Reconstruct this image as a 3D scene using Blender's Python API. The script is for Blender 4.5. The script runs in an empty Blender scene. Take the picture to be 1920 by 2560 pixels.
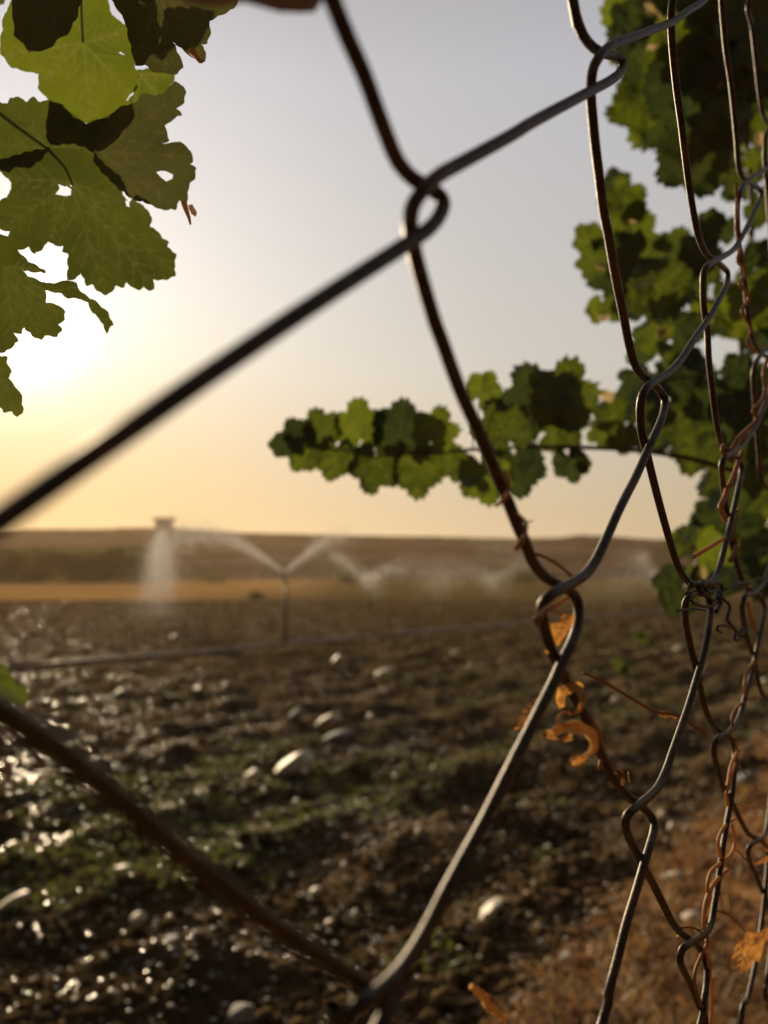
import bpy, math, random
import numpy as np
from mathutils import Vector, Matrix, noise, geometry
random.seed(7)
rng = np.random.default_rng(11)
C = bpy.context.scene.collection
sc = bpy.context.scene
F = 2150.0                       # focal length in pixels of the 1920 x 2560 photograph
PITCH = math.radians(4.5)
CAM = Vector((0, 0, 1.0))
ROT = Matrix.Rotation(math.pi/2 + PITCH, 3, 'X')

def ray(u, v):
    return ROT @ Vector(((u-960)/F, -(v-1280)/F, -1.0))
def W(u, v, d):                  # a measured direction at a real distance
    return CAM + ray(u, v)*d
def camxy(x, y, d):
    return CAM + ROT @ Vector((x, y, -d))
def onground(u, v, z=0.0):
    r = ray(u, v)
    return CAM + r*((z-CAM.z)/r.z)
FP0, FPS = 0.1237, 1.654         # the fence plane:  depth = FP0 + FPS*x
def fence_depth(u):
    return FP0/(1-FPS*(u-960)/F)

# ------------------------------------------------------------------ helpers
def tag(o, label=None, cat=None, group=None, kind=None):
    if label: o['label'] = label
    if cat: o['category'] = cat
    if group: o['group'] = group
    if kind: o['kind'] = kind
    return o
def link(name, me, mat, parent=None, smooth=True):
    o = bpy.data.objects.new(name, me); C.objects.link(o)
    if mat is not None: me.materials.append(mat)
    if smooth and len(me.polygons):
        me.polygons.foreach_set('use_smooth', [True]*len(me.polygons))
    if parent is not None:
        o.parent = parent
        o.matrix_parent_inverse = Matrix.Translation(parent.location).inverted() if parent.location.length else Matrix()
    return o
def mesh(name, verts, faces):
    me = bpy.data.meshes.new(name); me.from_pydata([tuple(v) for v in verts], [], faces); me.update(); return me
def thing(name, label, cat, loc=(0, 0, 0), group=None):
    o = bpy.data.objects.new(name, None); C.objects.link(o); o.location = loc
    o.empty_display_size = 0.05
    return tag(o, label, cat, group)

class MB:
    def __init__(s): s.v = []; s.f = []
    def add(s, vs, fs):
        n = len(s.v); s.v += [tuple(v) for v in vs]; s.f += [tuple(i+n for i in f) for f in fs]
    def box(s, c, size, rz=0.0, top=1.0):
        cx, cy, cz = c; sx, sy, sz = [a/2 for a in size]; vs = []
        for k, z in ((1.0, -sz), (top, sz)):
            for x, y in ((-sx, -sy), (sx, -sy), (sx, sy), (-sx, sy)):
                x *= k; y *= k
                vs.append((cx+x*math.cos(rz)-y*math.sin(rz), cy+x*math.sin(rz)+y*math.cos(rz), cz+z))
        s.add(vs, [(0, 3, 2, 1), (4, 5, 6, 7), (0, 1, 5, 4), (1, 2, 6, 5), (2, 3, 7, 6), (3, 0, 4, 7)])
    def tube(s, pts, r, n=8, cap=True):
        pts = [Vector(p) for p in pts]
        if len(pts) < 2: return
        rs = r if hasattr(r, '__len__') else [r]*len(pts)
        t = (pts[1]-pts[0]).normalized()
        a = t.orthogonal().normalized(); vs = []
        for i, p in enumerate(pts):
            t2 = (pts[min(i+1, len(pts)-1)]-pts[max(i-1, 0)])
            if t2.length < 1e-9: t2 = t
            t2 = t2.normalized()
            a = (a - t2*a.dot(t2))
            a = a.normalized() if a.length > 1e-6 else t2.orthogonal().normalized()
            b = t2.cross(a)
            for k in range(n):
                w = 2*math.pi*k/n
                vs.append(p+(a*math.cos(w)+b*math.sin(w))*rs[i])
        fs = []
        for i in range(len(pts)-1):
            for k in range(n):
                k2 = (k+1) % n
                fs.append((i*n+k, i*n+k2, (i+1)*n+k2, (i+1)*n+k))
        if cap:
            fs.append(tuple(range(n-1, -1, -1))); fs.append(tuple((len(pts)-1)*n+k for k in range(n)))
        s.add(vs, fs)
    def build(s, name, mat, parent=None, smooth=True):
        return link(name, mesh(name, s.v, s.f), mat, parent, smooth)

def catmull(pts, step):
    pts = [Vector(p) for p in pts]
    if len(pts) < 3: return pts
    P = [pts[0]*2-pts[1]] + pts + [pts[-1]*2-pts[-2]]
    out = []
    for i in range(1, len(P)-2):
        p0, p1, p2, p3 = P[i-1], P[i], P[i+1], P[i+2]
        n = max(2, min(24, int((p2-p1).length/step)))
        # centripetal-ish knots keep hooks round
        for k in range(n):
            t = k/n
            out.append(0.5*((2*p1)+(p2-p0)*t+(2*p0-5*p1+4*p2-p3)*t*t+(3*p1-p0-3*p2+p3)*t**3))
    out.append(pts[-1]); return out

# ------------------------------------------------------------------ materials
def mat(name):
    m = bpy.data.materials.new(name); m.use_nodes = True
    nt = m.node_tree; nt.nodes.clear()
    out = nt.nodes.new('ShaderNodeOutputMaterial')
    return m, nt, nt.nodes, nt.links, out
def ramp(nodes, stops, interp='LINEAR'):
    r = nodes.new('ShaderNodeValToRGB'); r.color_ramp.interpolation = interp
    e = r.color_ramp.elements
    while len(e) < len(stops): e.new(0.5)
    for el, (p, c) in zip(e, stops):
        el.position = p; el.color = (c[0], c[1], c[2], 1)
    return r
def noise_node(nodes, links, scale, detail=4, rough=0.55, coord='Object', dist=0.0):
    tc = nodes.new('ShaderNodeTexCoord'); n = nodes.new('ShaderNodeTexNoise')
    n.inputs['Scale'].default_value = scale; n.inputs['Detail'].default_value = detail
    n.inputs['Roughness'].default_value = rough; n.inputs['Distortion'].default_value = dist
    links.new(tc.outputs[coord], n.inputs['Vector']); return n
def simple(name, c1, c2, scale, rough=0.6, spec=0.5, metal=0.0, bump=0.0, bscale=None, coat=0.0, bdist=0.001):
    m, nt, N, L, out = mat(name)
    p = N.new('ShaderNodeBsdfPrincipled'); L.new(p.outputs[0], out.inputs[0])
    n = noise_node(N, L, scale); r = ramp(N, [(0.35, c1), (0.65, c2)])
    L.new(n.outputs['Fac'], r.inputs[0]); L.new(r.outputs[0], p.inputs['Base Color'])
    p.inputs['Roughness'].default_value = rough; p.inputs['Metallic'].default_value = metal
    p.inputs['Specular IOR Level'].default_value = spec
    p.inputs['Coat Weight'].default_value = coat; p.inputs['Coat Roughness'].default_value = 0.17
    if bump:
        b = N.new('ShaderNodeBump'); b.inputs['Strength'].default_value = bump; b.inputs['Distance'].default_value = bdist
        n2 = noise_node(N, L, bscale or scale*3, 6); L.new(n2.outputs['Fac'], b.inputs['Height']); L.new(b.outputs[0], p.inputs['Normal'])
    return m

def leaf_material(name, dif_a, dif_b, tra_a, tra_b, vein, scale=60, tw=0.6, gloss=0.06, bump=0.3):
    m, nt, N, L, out = mat(name)
    n = noise_node(N, L, scale, 5); n2 = noise_node(N, L, scale*7, 3)
    info = N.new('ShaderNodeObjectInfo')
    add = N.new('ShaderNodeMath'); add.operation = 'MULTIPLY_ADD'; add.inputs[1].default_value = 0.35
    L.new(info.outputs['Random'], add.inputs[0])
    sub = N.new('ShaderNodeMath'); sub.operation = 'SUBTRACT'; sub.inputs[1].default_value = 0.17
    L.new(n.outputs['Fac'], sub.inputs[0]); L.new(sub.outputs[0], add.inputs[2])
    rd = ramp(N, [(0.3, dif_a), (0.7, dif_b)]); rt = ramp(N, [(0.3, tra_a), (0.7, tra_b)])
    L.new(add.outputs[0], rd.inputs[0]); L.new(add.outputs[0], rt.inputs[0])
    at = N.new('ShaderNodeAttribute'); at.attribute_name = 'vein'
    mx = N.new('ShaderNodeMixRGB'); L.new(at.outputs['Fac'], mx.inputs[0]); L.new(rt.outputs[0], mx.inputs[1]); mx.inputs[2].default_value = (*vein, 1)
    mot = N.new('ShaderNodeMixRGB'); mot.blend_type = 'MULTIPLY'; mot.inputs[0].default_value = 0.35
    L.new(mx.outputs[0], mot.inputs[1]); L.new(n2.outputs['Fac'], mot.inputs[2])
    d = N.new('ShaderNodeBsdfDiffuse'); t = N.new('ShaderNodeBsdfTranslucent'); g = N.new('ShaderNodeBsdfGlossy')
    g.inputs['Roughness'].default_value = 0.45; g.inputs['Color'].default_value = (0.8, 0.8, 0.8, 1)
    L.new(rd.outputs[0], d.inputs[0]); L.new(mot.outputs[0], t.inputs[0])
    b = N.new('ShaderNodeBump'); b.inputs['Strength'].default_value = bump; b.inputs['Distance'].default_value = 0.0006
    hs = N.new('ShaderNodeMath'); hs.operation = 'MULTIPLY_ADD'; hs.inputs[1].default_value = 1.5
    L.new(at.outputs['Fac'], hs.inputs[0]); L.new(n2.outputs['Fac'], hs.inputs[2]); L.new(hs.outputs[0], b.inputs['Height'])
    for s in (d, t, g): L.new(b.outputs[0], s.inputs['Normal'])
    m1 = N.new('ShaderNodeMixShader'); m1.inputs[0].default_value = tw
    L.new(d.outputs[0], m1.inputs[1]); L.new(t.outputs[0], m1.inputs[2])
    m2 = N.new('ShaderNodeMixShader'); m2.inputs[0].default_value = gloss
    L.new(m1.outputs[0], m2.inputs[1]); L.new(g.outputs[0], m2.inputs[2]); L.new(m2.outputs[0], out.inputs[0])
    return m

M = {}
M['leaf'] = leaf_material('grape_leaf', (0.035, 0.04, 0.016), (0.05, 0.06, 0.02), (0.062, 0.078, 0.011), (0.11, 0.13, 0.015), (0.12, 0.135, 0.03), 30)
M['leaf_young'] = leaf_material('young_grape_leaf', (0.04, 0.05, 0.016), (0.06, 0.07, 0.02), (0.105, 0.14, 0.010), (0.165, 0.205, 0.014), (0.21, 0.235, 0.045), 30)
M['leaf_in_shade'] = leaf_material('grape_leaf_in_shade', (0.04, 0.040, 0.018), (0.055, 0.055, 0.022), (0.050, 0.054, 0.016), (0.085, 0.09, 0.024), (0.11, 0.11, 0.035), 30)  # same leaf, darker and less translucent: shade painted into the colour
M['leaf_shade'] = leaf_material('grape_leaf_far_shaded', (0.035, 0.045, 0.018), (0.05, 0.065, 0.024), (0.028, 0.045, 0.010), (0.055, 0.080, 0.014), (0.07, 0.09, 0.03), 30)  # shaded copy of the far leaf, the shadow put into its colours
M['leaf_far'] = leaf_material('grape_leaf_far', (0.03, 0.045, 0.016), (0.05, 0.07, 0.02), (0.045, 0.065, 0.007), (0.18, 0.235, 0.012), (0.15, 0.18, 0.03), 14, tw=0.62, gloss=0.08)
M['leaf_dry'] = leaf_material('dry_leaf', (0.16, 0.09, 0.04), (0.55, 0.40, 0.22), (0.45, 0.15, 0.03), (1.0, 0.50, 0.11), (0.5, 0.2, 0.05), 160, tw=0.5, gloss=0.03, bump=0.8)
M['leaf_brown'] = leaf_material('brown_leaf', (0.10, 0.06, 0.04), (0.16, 0.09, 0.06), (0.22, 0.11, 0.05), (0.30, 0.15, 0.07), (0.2, 0.1, 0.05), 60, tw=0.5, gloss=0.03)
M['leaf_cream'] = leaf_material('cream_leaf', (0.35, 0.27, 0.14), (0.45, 0.36, 0.2), (0.6, 0.45, 0.2), (0.75, 0.6, 0.3), (0.4, 0.3, 0.1), 60, tw=0.5, gloss=0.03)
M['husk'] = leaf_material('curled_husk', (0.40, 0.28, 0.14), (0.60, 0.45, 0.26), (0.85, 0.45, 0.14), (0.95, 0.62, 0.28), (0.5, 0.2, 0.05), 400, tw=0.5, gloss=0.03, bump=1.0)
M['stem'] = simple('vine_stem', (0.05, 0.03, 0.018), (0.10, 0.06, 0.03), 120, 0.6, 0.4, bump=0.5)
M['green_stem'] = simple('green_stem', (0.06, 0.06, 0.02), (0.10, 0.06, 0.03), 120, 0.5, 0.4)
M['twine'] = leaf_material('dry_tendril', (0.50, 0.28, 0.10), (0.75, 0.46, 0.20), (0.55, 0.25, 0.06), (0.8, 0.4, 0.12), (0.5, 0.3, 0.1), 300, tw=0.4, gloss=0.05)
M['rust_twine'] = leaf_material('rust_tendril', (0.34, 0.17, 0.08), (0.52, 0.29, 0.14), (0.36, 0.15, 0.05), (0.55, 0.27, 0.10), (0.3, 0.1, 0.05), 300, tw=0.35, gloss=0.05)
M['dark_twine'] = simple('dark_tendril', (0.03, 0.02, 0.013), (0.07, 0.045, 0.03), 300, 0.6, 0.4)
def wire_material():
    m, nt, N, L, out = mat('weathered_zinc_wire')
    p = N.new('ShaderNodeBsdfPrincipled'); L.new(p.outputs[0], out.inputs[0])
    n = noise_node(N, L, 350, 6, 0.7); n2 = noise_node(N, L, 40, 4, 0.6)
    r = ramp(N, [(0.35, (0.022, 0.013, 0.006)), (0.55, (0.065, 0.044, 0.021)), (0.75, (0.14, 0.102, 0.054))])
    L.new(n.outputs['Fac'], r.inputs[0])
    r2 = ramp(N, [(0.54, (0, 0, 0)), (0.66, (1, 1, 1))]); L.new(n2.outputs['Fac'], r2.inputs[0])
    mx = N.new('ShaderNodeMixRGB'); L.new(r2.outputs[0], mx.inputs[0]); L.new(r.outputs[0], mx.inputs[1]); mx.inputs[2].default_value = (0.13, 0.07, 0.035, 1)
    L.new(mx.outputs[0], p.inputs['Base Color'])
    p.inputs['Metallic'].default_value = 0.0
    p.inputs['Specular IOR Level'].default_value = 0.3
    p.inputs['Roughness'].default_value = 0.45
    b = N.new('ShaderNodeBump'); b.inputs['Strength'].default_value = 0.9; b.inputs['Distance'].default_value = 0.0003
    L.new(n.outputs['Fac'], b.inputs['Height']); L.new(b.outputs[0], p.inputs['Normal'])
    return m
M['wire'] = wire_material()
M['stone'] = simple('pale_glint_stone', (0.66, 0.57, 0.42), (0.88, 0.80, 0.62), 40, 0.55, 0.5, bump=0.4, bdist=0.003)
M['stone_grey'] = simple('grey_stone', (0.26, 0.25, 0.25), (0.38, 0.37, 0.36), 30, 0.7, 0.3, bump=0.6, bdist=0.004)
M['gravel'] = simple('wet_gravel', (0.03, 0.019, 0.009), (0.10, 0.065, 0.03), 9, 0.6, 0.2, coat=1.0)
M['gravel'].node_tree.nodes['Principled BSDF'].inputs['Coat IOR'].default_value = 2.0
M['gravel'].node_tree.nodes['Principled BSDF'].inputs['Coat Roughness'].default_value = 0.21
M['clod'] = simple('soil_clod', (0.070, 0.047, 0.025), (0.17, 0.118, 0.062), 12, 0.85, 0.0, bump=0.8, bdist=0.01, bscale=60)
M['weed'] = leaf_material('weed', (0.035, 0.05, 0.018), (0.055, 0.075, 0.025), (0.13, 0.17, 0.03), (0.30, 0.33, 0.06), (0.2, 0.3, 0.05), 8, tw=0.55, gloss=0.12)
M['straw'] = leaf_material('straw', (0.30, 0.20, 0.09), (0.52, 0.37, 0.18), (0.55, 0.32, 0.11), (0.75, 0.48, 0.20), (0.4, 0.3, 0.1), 8, tw=0.4, gloss=0.05)
M['litter'] = leaf_material('leaf_litter', (0.14, 0.07, 0.03), (0.40, 0.21, 0.09), (0.40, 0.17, 0.05), (0.75, 0.38, 0.12), (0.3, 0.2, 0.1), 6, tw=0.4, gloss=0.04)
M['bush'] = leaf_material('far_foliage', (0.06, 0.065, 0.028), (0.09, 0.095, 0.04), (0.12, 0.14, 0.03), (0.18, 0.20, 0.045), (0.1, 0.1, 0.05), 1.0, tw=0.4, gloss=0.03)
M['bark'] = simple('bark', (0.05, 0.035, 0.025), (0.09, 0.065, 0.045), 6, 0.8, 0.3)
M['pipe'] = simple('aluminium_pipe', (0.30, 0.28, 0.25), (0.44, 0.41, 0.36), 8, 0.5, 0.5, metal=0.7)
M['brass'] = simple('sprinkler_metal', (0.10, 0.09, 0.07), (0.18, 0.15, 0.10), 30, 0.4, 0.5, metal=0.6)
M['wall'] = simple('mud_wall', (0.16, 0.13, 0.11), (0.22, 0.18, 0.15), 0.8, 0.9, 0.2)
M['opening'] = simple('dark_opening', (0.02, 0.02, 0.02), (0.035, 0.03, 0.03), 2, 0.6, 0.4)
def drop_material():
    m, nt, N, L, out = mat('water_drops')
    t = N.new('ShaderNodeBsdfTranslucent'); t.inputs[0].default_value = (0.95, 0.95, 0.95, 1)
    d = N.new('ShaderNodeBsdfDiffuse'); d.inputs[0].default_value = (0.8, 0.8, 0.8, 1)
    tr = N.new('ShaderNodeBsdfTransparent')
    a = N.new('ShaderNodeMixShader'); a.inputs[0].default_value = 0.35; L.new(t.outputs[0], a.inputs[1]); L.new(d.outputs[0], a.inputs[2])
    b = N.new('ShaderNodeMixShader'); b.inputs[0].default_value = 0.45; L.new(a.outputs[0], b.inputs[1]); L.new(tr.outputs[0], b.inputs[2])
    L.new(b.outputs[0], out.inputs[0]); return m
M['drops'] = drop_material()

# ------------------------------------------------------------------ ground
PIPE_A = onground(0, 1700); PIPE_B = onground(1700, 1533)
pdir = (PIPE_B-PIPE_A); pdir.z = 0; pdir.normalize(); pn = Vector((-pdir.y, pdir.x, 0))
FENCE_DIR = Vector((1, FPS, 0)).normalized(); FENCE_N = Vector((-FENCE_DIR.y, FENCE_DIR.x, 0))   # towards the field
FIELD_END = 42.0
def verge(x, y):                 # 1 on the dry verge by the fence, 0 in the ploughed field
    d = Vector((x, y, 0)).dot(FENCE_N) - FP0/math.sqrt(1+FPS**2)
    e = 0.62+0.2*noise.noise(Vector((x*0.9, y*0.9, 3)))
    return 1/(1+math.exp(max(-30, min(30, (d-e)/0.10))))
def height(x, y):
    r = math.hypot(x, y)
    p = Vector((x, y, 0))
    h = 0.0
    if r < 60:
        k = 1/(1+(r/9)**2)
        v = verge(x, y)
        f = p.dot(pn)
        f += 0.12*noise.noise(p*0.8)
        fade = (1-v)*min(1, max(0, (FIELD_END-y)/2))
        h += 0.022*math.sin(f*2*math.pi/0.55)*fade
        h += fade*0.06*noise.noise(p*1.6)
        h += (0.35+0.65*fade)*0.055*max(0, noise.noise(p*5.5)+0.1)
        if r < 14:
            h += (0.4+0.6*fade)*0.026*abs(noise.noise(p*13+Vector((5, 0, 0))))
            if r < 7: h += (0.4+0.6*fade)*0.018*noise.noise(p*34)
        h += 0.10*v
    if r > 60:
        s = min(1, (r-60)/160); h += 1.2*s*s*(3-2*s)*(1 if y > 0 else 0.3)
        h += 0.25*noise.noise(p*0.05)*s
    return h
def build_ground():
    ang = []
    a = -180.0
    while a < 180:
        ang.append(a)
        c = abs(a-2)
        a += 0.16 if c < 34 else (0.6 if c < 60 else 4.0)
    ang = ang[:-1] if ang[-1] > 179.9 else ang
    rs = [0.25, 0.5, 0.8, 1.0]
    r = 1.15
    while r < 900:
        rs.append(r)
        if r < 6: r *= 1.0075
        elif r < 45: r *= 1.016
        else: r *= 1.09
    rs.append(1500)
    vs = [(0, 0, 0)]; fs = []
    na = len(ang)
    for r in rs:
        for a in ang:
            x = r*math.sin(math.radians(a)); y = r*math.cos(math.radians(a))
            vs.append((x, y, height(x, y) if r < 400 else 1.2*(1 if y > 0 else 0.3)))
    for k in range(na): fs.append((0, 1+(k+1) % na, 1+k))
    for i in range(len(rs)-1):
        b0 = 1+i*na; b1 = b0+na
        for k in range(na):
            k2 = (k+1) % na
            fs.append((b0+k, b0+k2, b1+k2, b1+k))
    me = mesh('ground', vs, fs)
    vg = me.attributes.new('verge', 'FLOAT', 'POINT')
    vg.data.foreach_set('value', [verge(x, y) if x*x+y*y < 3600 else 0.0 for x, y, z in vs])
    m, nt, N, L, out = mat('soil')
    p = N.new('ShaderNodeBsdfPrincipled'); L.new(p.outputs[0], out.inputs[0])
    n = noise_node(N, L, 2.2, 9, 0.65); r1 = ramp(N, [(0.30, (0.050, 0.034, 0.018)), (0.5, (0.110, 0.076, 0.039)), (0.68, (0.22, 0.155, 0.080))])
    L.new(n.outputs['Fac'], r1.inputs[0])
    n3 = noise_node(N, L, 3.2, 8, 0.7); r3 = ramp(N, [(0.32, (0.045, 0.025, 0.014)), (0.48, (0.19, 0.092, 0.038)), (0.64, (0.55, 0.29, 0.115))])
    L.new(n3.outputs['Fac'], r3.inputs[0])
    at = N.new('ShaderNodeAttribute'); at.attribute_name = 'verge'
    mx = N.new('ShaderNodeMixRGB'); L.new(at.outputs['Fac'], mx.inputs[0]); L.new(r1.outputs[0], mx.inputs[1]); L.new(r3.outputs[0], mx.inputs[2])
    # dry stubble beyond the ploughed field
    tc = N.new('ShaderNodeTexCoord'); sx = N.new('ShaderNodeSeparateXYZ'); L.new(tc.outputs['Object'], sx.inputs[0])
    n4 = noise_node(N, L, 0.35, 4); ad = N.new('ShaderNodeMath'); ad.operation = 'MULTIPLY_ADD'; ad.inputs[1].default_value = 5.0
    L.new(n4.outputs['Fac'], ad.inputs[0]); L.new(sx.outputs['Y'], ad.inputs[2])
    mr = N.new('ShaderNodeMapRange'); mr.inputs['From Min'].default_value = FIELD_END+1.5; mr.inputs['From Max'].default_value = FIELD_END+4
    L.new(ad.outputs[0], mr.inputs['Value'])
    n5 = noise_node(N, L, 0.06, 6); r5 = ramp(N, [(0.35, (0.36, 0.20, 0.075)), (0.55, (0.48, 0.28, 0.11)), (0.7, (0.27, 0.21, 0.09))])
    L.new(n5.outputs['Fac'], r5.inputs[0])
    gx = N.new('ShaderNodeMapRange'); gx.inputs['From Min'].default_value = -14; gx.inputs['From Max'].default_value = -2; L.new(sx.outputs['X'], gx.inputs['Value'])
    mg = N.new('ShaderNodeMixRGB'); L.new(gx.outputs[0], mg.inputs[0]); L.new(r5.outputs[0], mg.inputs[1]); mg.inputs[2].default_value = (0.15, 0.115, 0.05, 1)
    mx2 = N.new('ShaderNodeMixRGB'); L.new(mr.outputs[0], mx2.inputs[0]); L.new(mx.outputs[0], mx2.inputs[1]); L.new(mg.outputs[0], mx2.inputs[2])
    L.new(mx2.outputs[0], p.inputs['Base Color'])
    rr = N.new('ShaderNodeMixRGB'); rr.inputs[1].default_value = (0.85,)*3+(1,); rr.inputs[2].default_value = (0.95,)*3+(1,)
    mm = N.new('ShaderNodeMath'); mm.operation = 'MAXIMUM'; L.new(at.outputs['Fac'], mm.inputs[0]); L.new(mr.outputs[0], mm.inputs[1])
    L.new(mm.outputs[0], rr.inputs[0]); L.new(rr.outputs[0], p.inputs['Roughness'])
    p.inputs['Specular IOR Level'].default_value = 0.0
    b = N.new('ShaderNodeBump'); b.inputs['Strength'].default_value = 1.0; b.inputs['Distance'].default_value = 0.012
    nb = noise_node(N, L, 45, 8, 0.7); L.new(nb.outputs['Fac'], b.inputs['Height']); L.new(b.outputs[0], p.inputs['Normal'])
    o = link('ground', me, m); tag(o, 'dark damp ploughed soil running to a dry stubble strip', 'ground', kind='structure')
build_ground()

# ------------------------------------------------------------------ hill on the horizon
def build_hill():
    prof = [(-900, 1322), (0, 1321), (250, 1321), (350, 1317), (440, 1319), (600, 1330), (900, 1338), (1150, 1342), (1300, 1345), (1400, 1343), (1450, 1336), (1540, 1340), (1600, 1346), (1750, 1349), (1920, 1354), (2800, 1365)]
    def top(u):
        for (a, va), (b, vb) in zip(prof, prof[1:]):
            if a <= u <= b: return va+(vb-va)*(u-a)/(b-a)
        return 1360
    vs = []; fs = []; nu = 240; nd = 26
    for i in range(nu+1):
        u = -900+3700*i/nu
        for j in range(nd+1):
            t = j/nd
            D = 170+260*t if t <= 0.75 else 365+400*(t-0.75)*4
            b = W(u, 1450, 365)
            x = b.x*(D/365)
            y = D
            ridge = 1.0 + 365*(1450-top(u))/F
            hh = 0.6+(ridge-0.6)*min(1, t/0.75)**1.25
            hh += 0.9*noise.noise(Vector((x*0.03, y*0.05, 2)))*math.sin(min(1, t/0.75)*math.pi)*2
            if abs(t-0.75) < 0.05: hh += 0.35*noise.noise(Vector((x*0.25, 0, 1)))
            if t > 0.75: hh = ridge-(t-0.75)*30
            vs.append((x, y, hh))
    for i in range(nu):
        for j in range(nd):
            a = i*(nd+1)+j; fs.append((a, a+nd+1, a+nd+2, a+1))
    m, nt, N, L, out = mat('hill_scrub')
    p = N.new('ShaderNodeBsdfPrincipled'); L.new(p.outputs[0], out.inputs[0]); p.inputs['Roughness'].default_value = 0.95; p.inputs['Specular IOR Level'].default_value = 0.0
    n = noise_node(N, L, 0.035, 8, 0.65); mp = N.new('ShaderNodeMapping'); mp.inputs['Scale'].default_value = (1, 1, 7)
    tc = N.new('ShaderNodeTexCoord'); L.new(tc.outputs['Object'], mp.inputs[0]); L.new(mp.outputs[0], n.inputs['Vector'])
    r = ramp(N, [(0.35, (0.022, 0.017, 0.016)), (0.5, (0.055, 0.042, 0.037)), (0.65, (0.12, 0.09, 0.075))]); L.new(n.outputs['Fac'], r.inputs[0]); L.new(r.outputs[0], p.inputs['Base Color'])
    o = link('hill', mesh('hill', vs, fs), m); tag(o, 'long flat-topped brown hill along the horizon', 'hill', kind='structure')
build_hill()

# small building on the ridge
def build_hut():
    D = 365; b = W(411, 1318, D); z0 = b.z-0.6
    t = thing('ridge_building', 'small flat-roofed building standing alone on the hill ridge', 'building', (b.x, b.y, z0))
    w = MB(); w.box((b.x, b.y, z0+1.9), (6.6, 5, 3.8)); w.build('wall', M['wall'], t, False)
    r = MB(); r.box((b.x, b.y, z0+4.15), (9.2, 6.6, 0.7)); r.build('roof', M['wall'], t, False)
    d = MB(); d.box((b.x+1.5, b.y-2.52, z0+1.3), (1.1, 0.12, 2.4)); d.build('door', M['opening'], t, False)
    for dx in (-1.8, -0.2):
        k = MB(); k.box((b.x+dx, b.y-2.52, z0+2.2), (0.9, 0.12, 1.0)); k.build('window', M['opening'], t, False)
build_hut()

# ------------------------------------------------------------------ many small pieces in one mesh
def blob_mesh(name, centers, sizes, base_v, base_f, squash=(0.5, 1.0), jitter=0.25, tip=0.35):
    n = len(centers); nv = len(base_v)
    bv = np.array(base_v); out = np.zeros((n, nv, 3))
    for i in range(n):
        v = bv*(1+rng.uniform(-jitter, jitter, (nv, 1)))
        v = v*np.array([1, rng.uniform(0.55, 1), rng.uniform(*squash)])*sizes[i]
        a = rng.uniform(0, 2*math.pi); tl = rng.uniform(-tip, tip)
        ca, sa, ct, st = math.cos(a), math.sin(a), math.cos(tl), math.sin(tl)
        R = np.array([[ca, -sa, 0], [sa, ca, 0], [0, 0, 1]]) @ np.array([[1, 0, 0], [0, ct, -st], [0, st, ct]])
        out[i] = v @ R.T + centers[i]
    V = out.reshape(-1, 3)
    bf = np.array(base_f); Fc = (bf[None]+(np.arange(n)*nv)[:, None, None]).reshape(-1, bf.shape[1])
    return fast_mesh(name, V, Fc)
def fast_mesh(name, V, Fc):
    me = bpy.data.meshes.new(name)
    k = Fc.shape[1]
    me.vertices.add(len(V)); me.vertices.foreach_set('co', V.astype(np.float32).ravel())
    me.loops.add(Fc.size); me.loops.foreach_set('vertex_index', Fc.astype(np.int32).ravel())
    me.polygons.add(len(Fc)); me.polygons.foreach_set('loop_start', np.arange(0, Fc.size, k, dtype=np.int32))
    me.update(calc_edges=True); me.validate(); return me
def ico(sub):
    import bmesh
    bm = bmesh.new(); bmesh.ops.create_icosphere(bm, subdivisions=sub, radius=1)
    v = [tuple(x.co) for x in bm.verts]; f = [tuple(q.index for q in x.verts) for x in bm.faces]; bm.free(); return v, f
ICO1, ICO2, ICO3 = ico(1), ico(2), ico(3)

def scatter(n, rmin, rmax, power=1.0, half=32, accept=None):
    out = []
    while len(out) < n:
        t = random.random()
        r = (rmin**(-power)+t*(rmax**(-power)-rmin**(-power)))**(-1/power) if power else rmin*(rmax/rmin)**t
        a = math.radians(random.uniform(-half, half)+1)
        x, y = r*math.sin(a), r*math.cos(a)
        if y > FIELD_END or (accept and not accept(x, y)): continue
        out.append((x, y, height(x, y)))
    return out
def patchy(x, y, s=0.9, th=0.0, off=0):
    return noise.noise(Vector((x*s+off, y*s, off))) > th
infield = lambda x, y: verge(x, y) < 0.5

# clods and gravel
pts = scatter(8000, 1.3, 30, 0.5, accept=lambda x, y: infield(x, y) and patchy(x, y, 1.3, -0.12))
cs = np.array(pts); sz = rng.uniform(0.004, 0.017, len(cs))*rng.choice([1, 1, 1.7], len(cs)); cs[:, 2] += sz*0.1
tag(link('soil_clods', blob_mesh('soil_clods', cs, sz, *ICO2, (0.5, 0.9), 0.22), M['clod'], smooth=False), 'lumps of dark earth strewn over the ploughed field', 'soil clods', kind='stuff')
pts = scatter(13000, 1.5, 41, 0.2, accept=lambda x, y: infield(x, y) and (random.random() < (0.9 if x < 0.05*y else 0.3)*(0.22 if y < 3.2 else (0.9 if y < 9 else 0.5))))
cs = np.array(pts); dist = np.hypot(cs[:, 0], cs[:, 1]); sz = rng.uniform(0.003, 0.010, len(cs))*(0.7+0.11*np.minimum(dist, 18)); cs[:, 2] += sz*0.3
tag(link('gravel', blob_mesh('gravel', cs, sz, *ICO2, (0.12, 0.32), 0.02, 0.2), M['gravel']), 'wet pale gravel glinting among the soil', 'gravel', kind='stuff')

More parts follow.
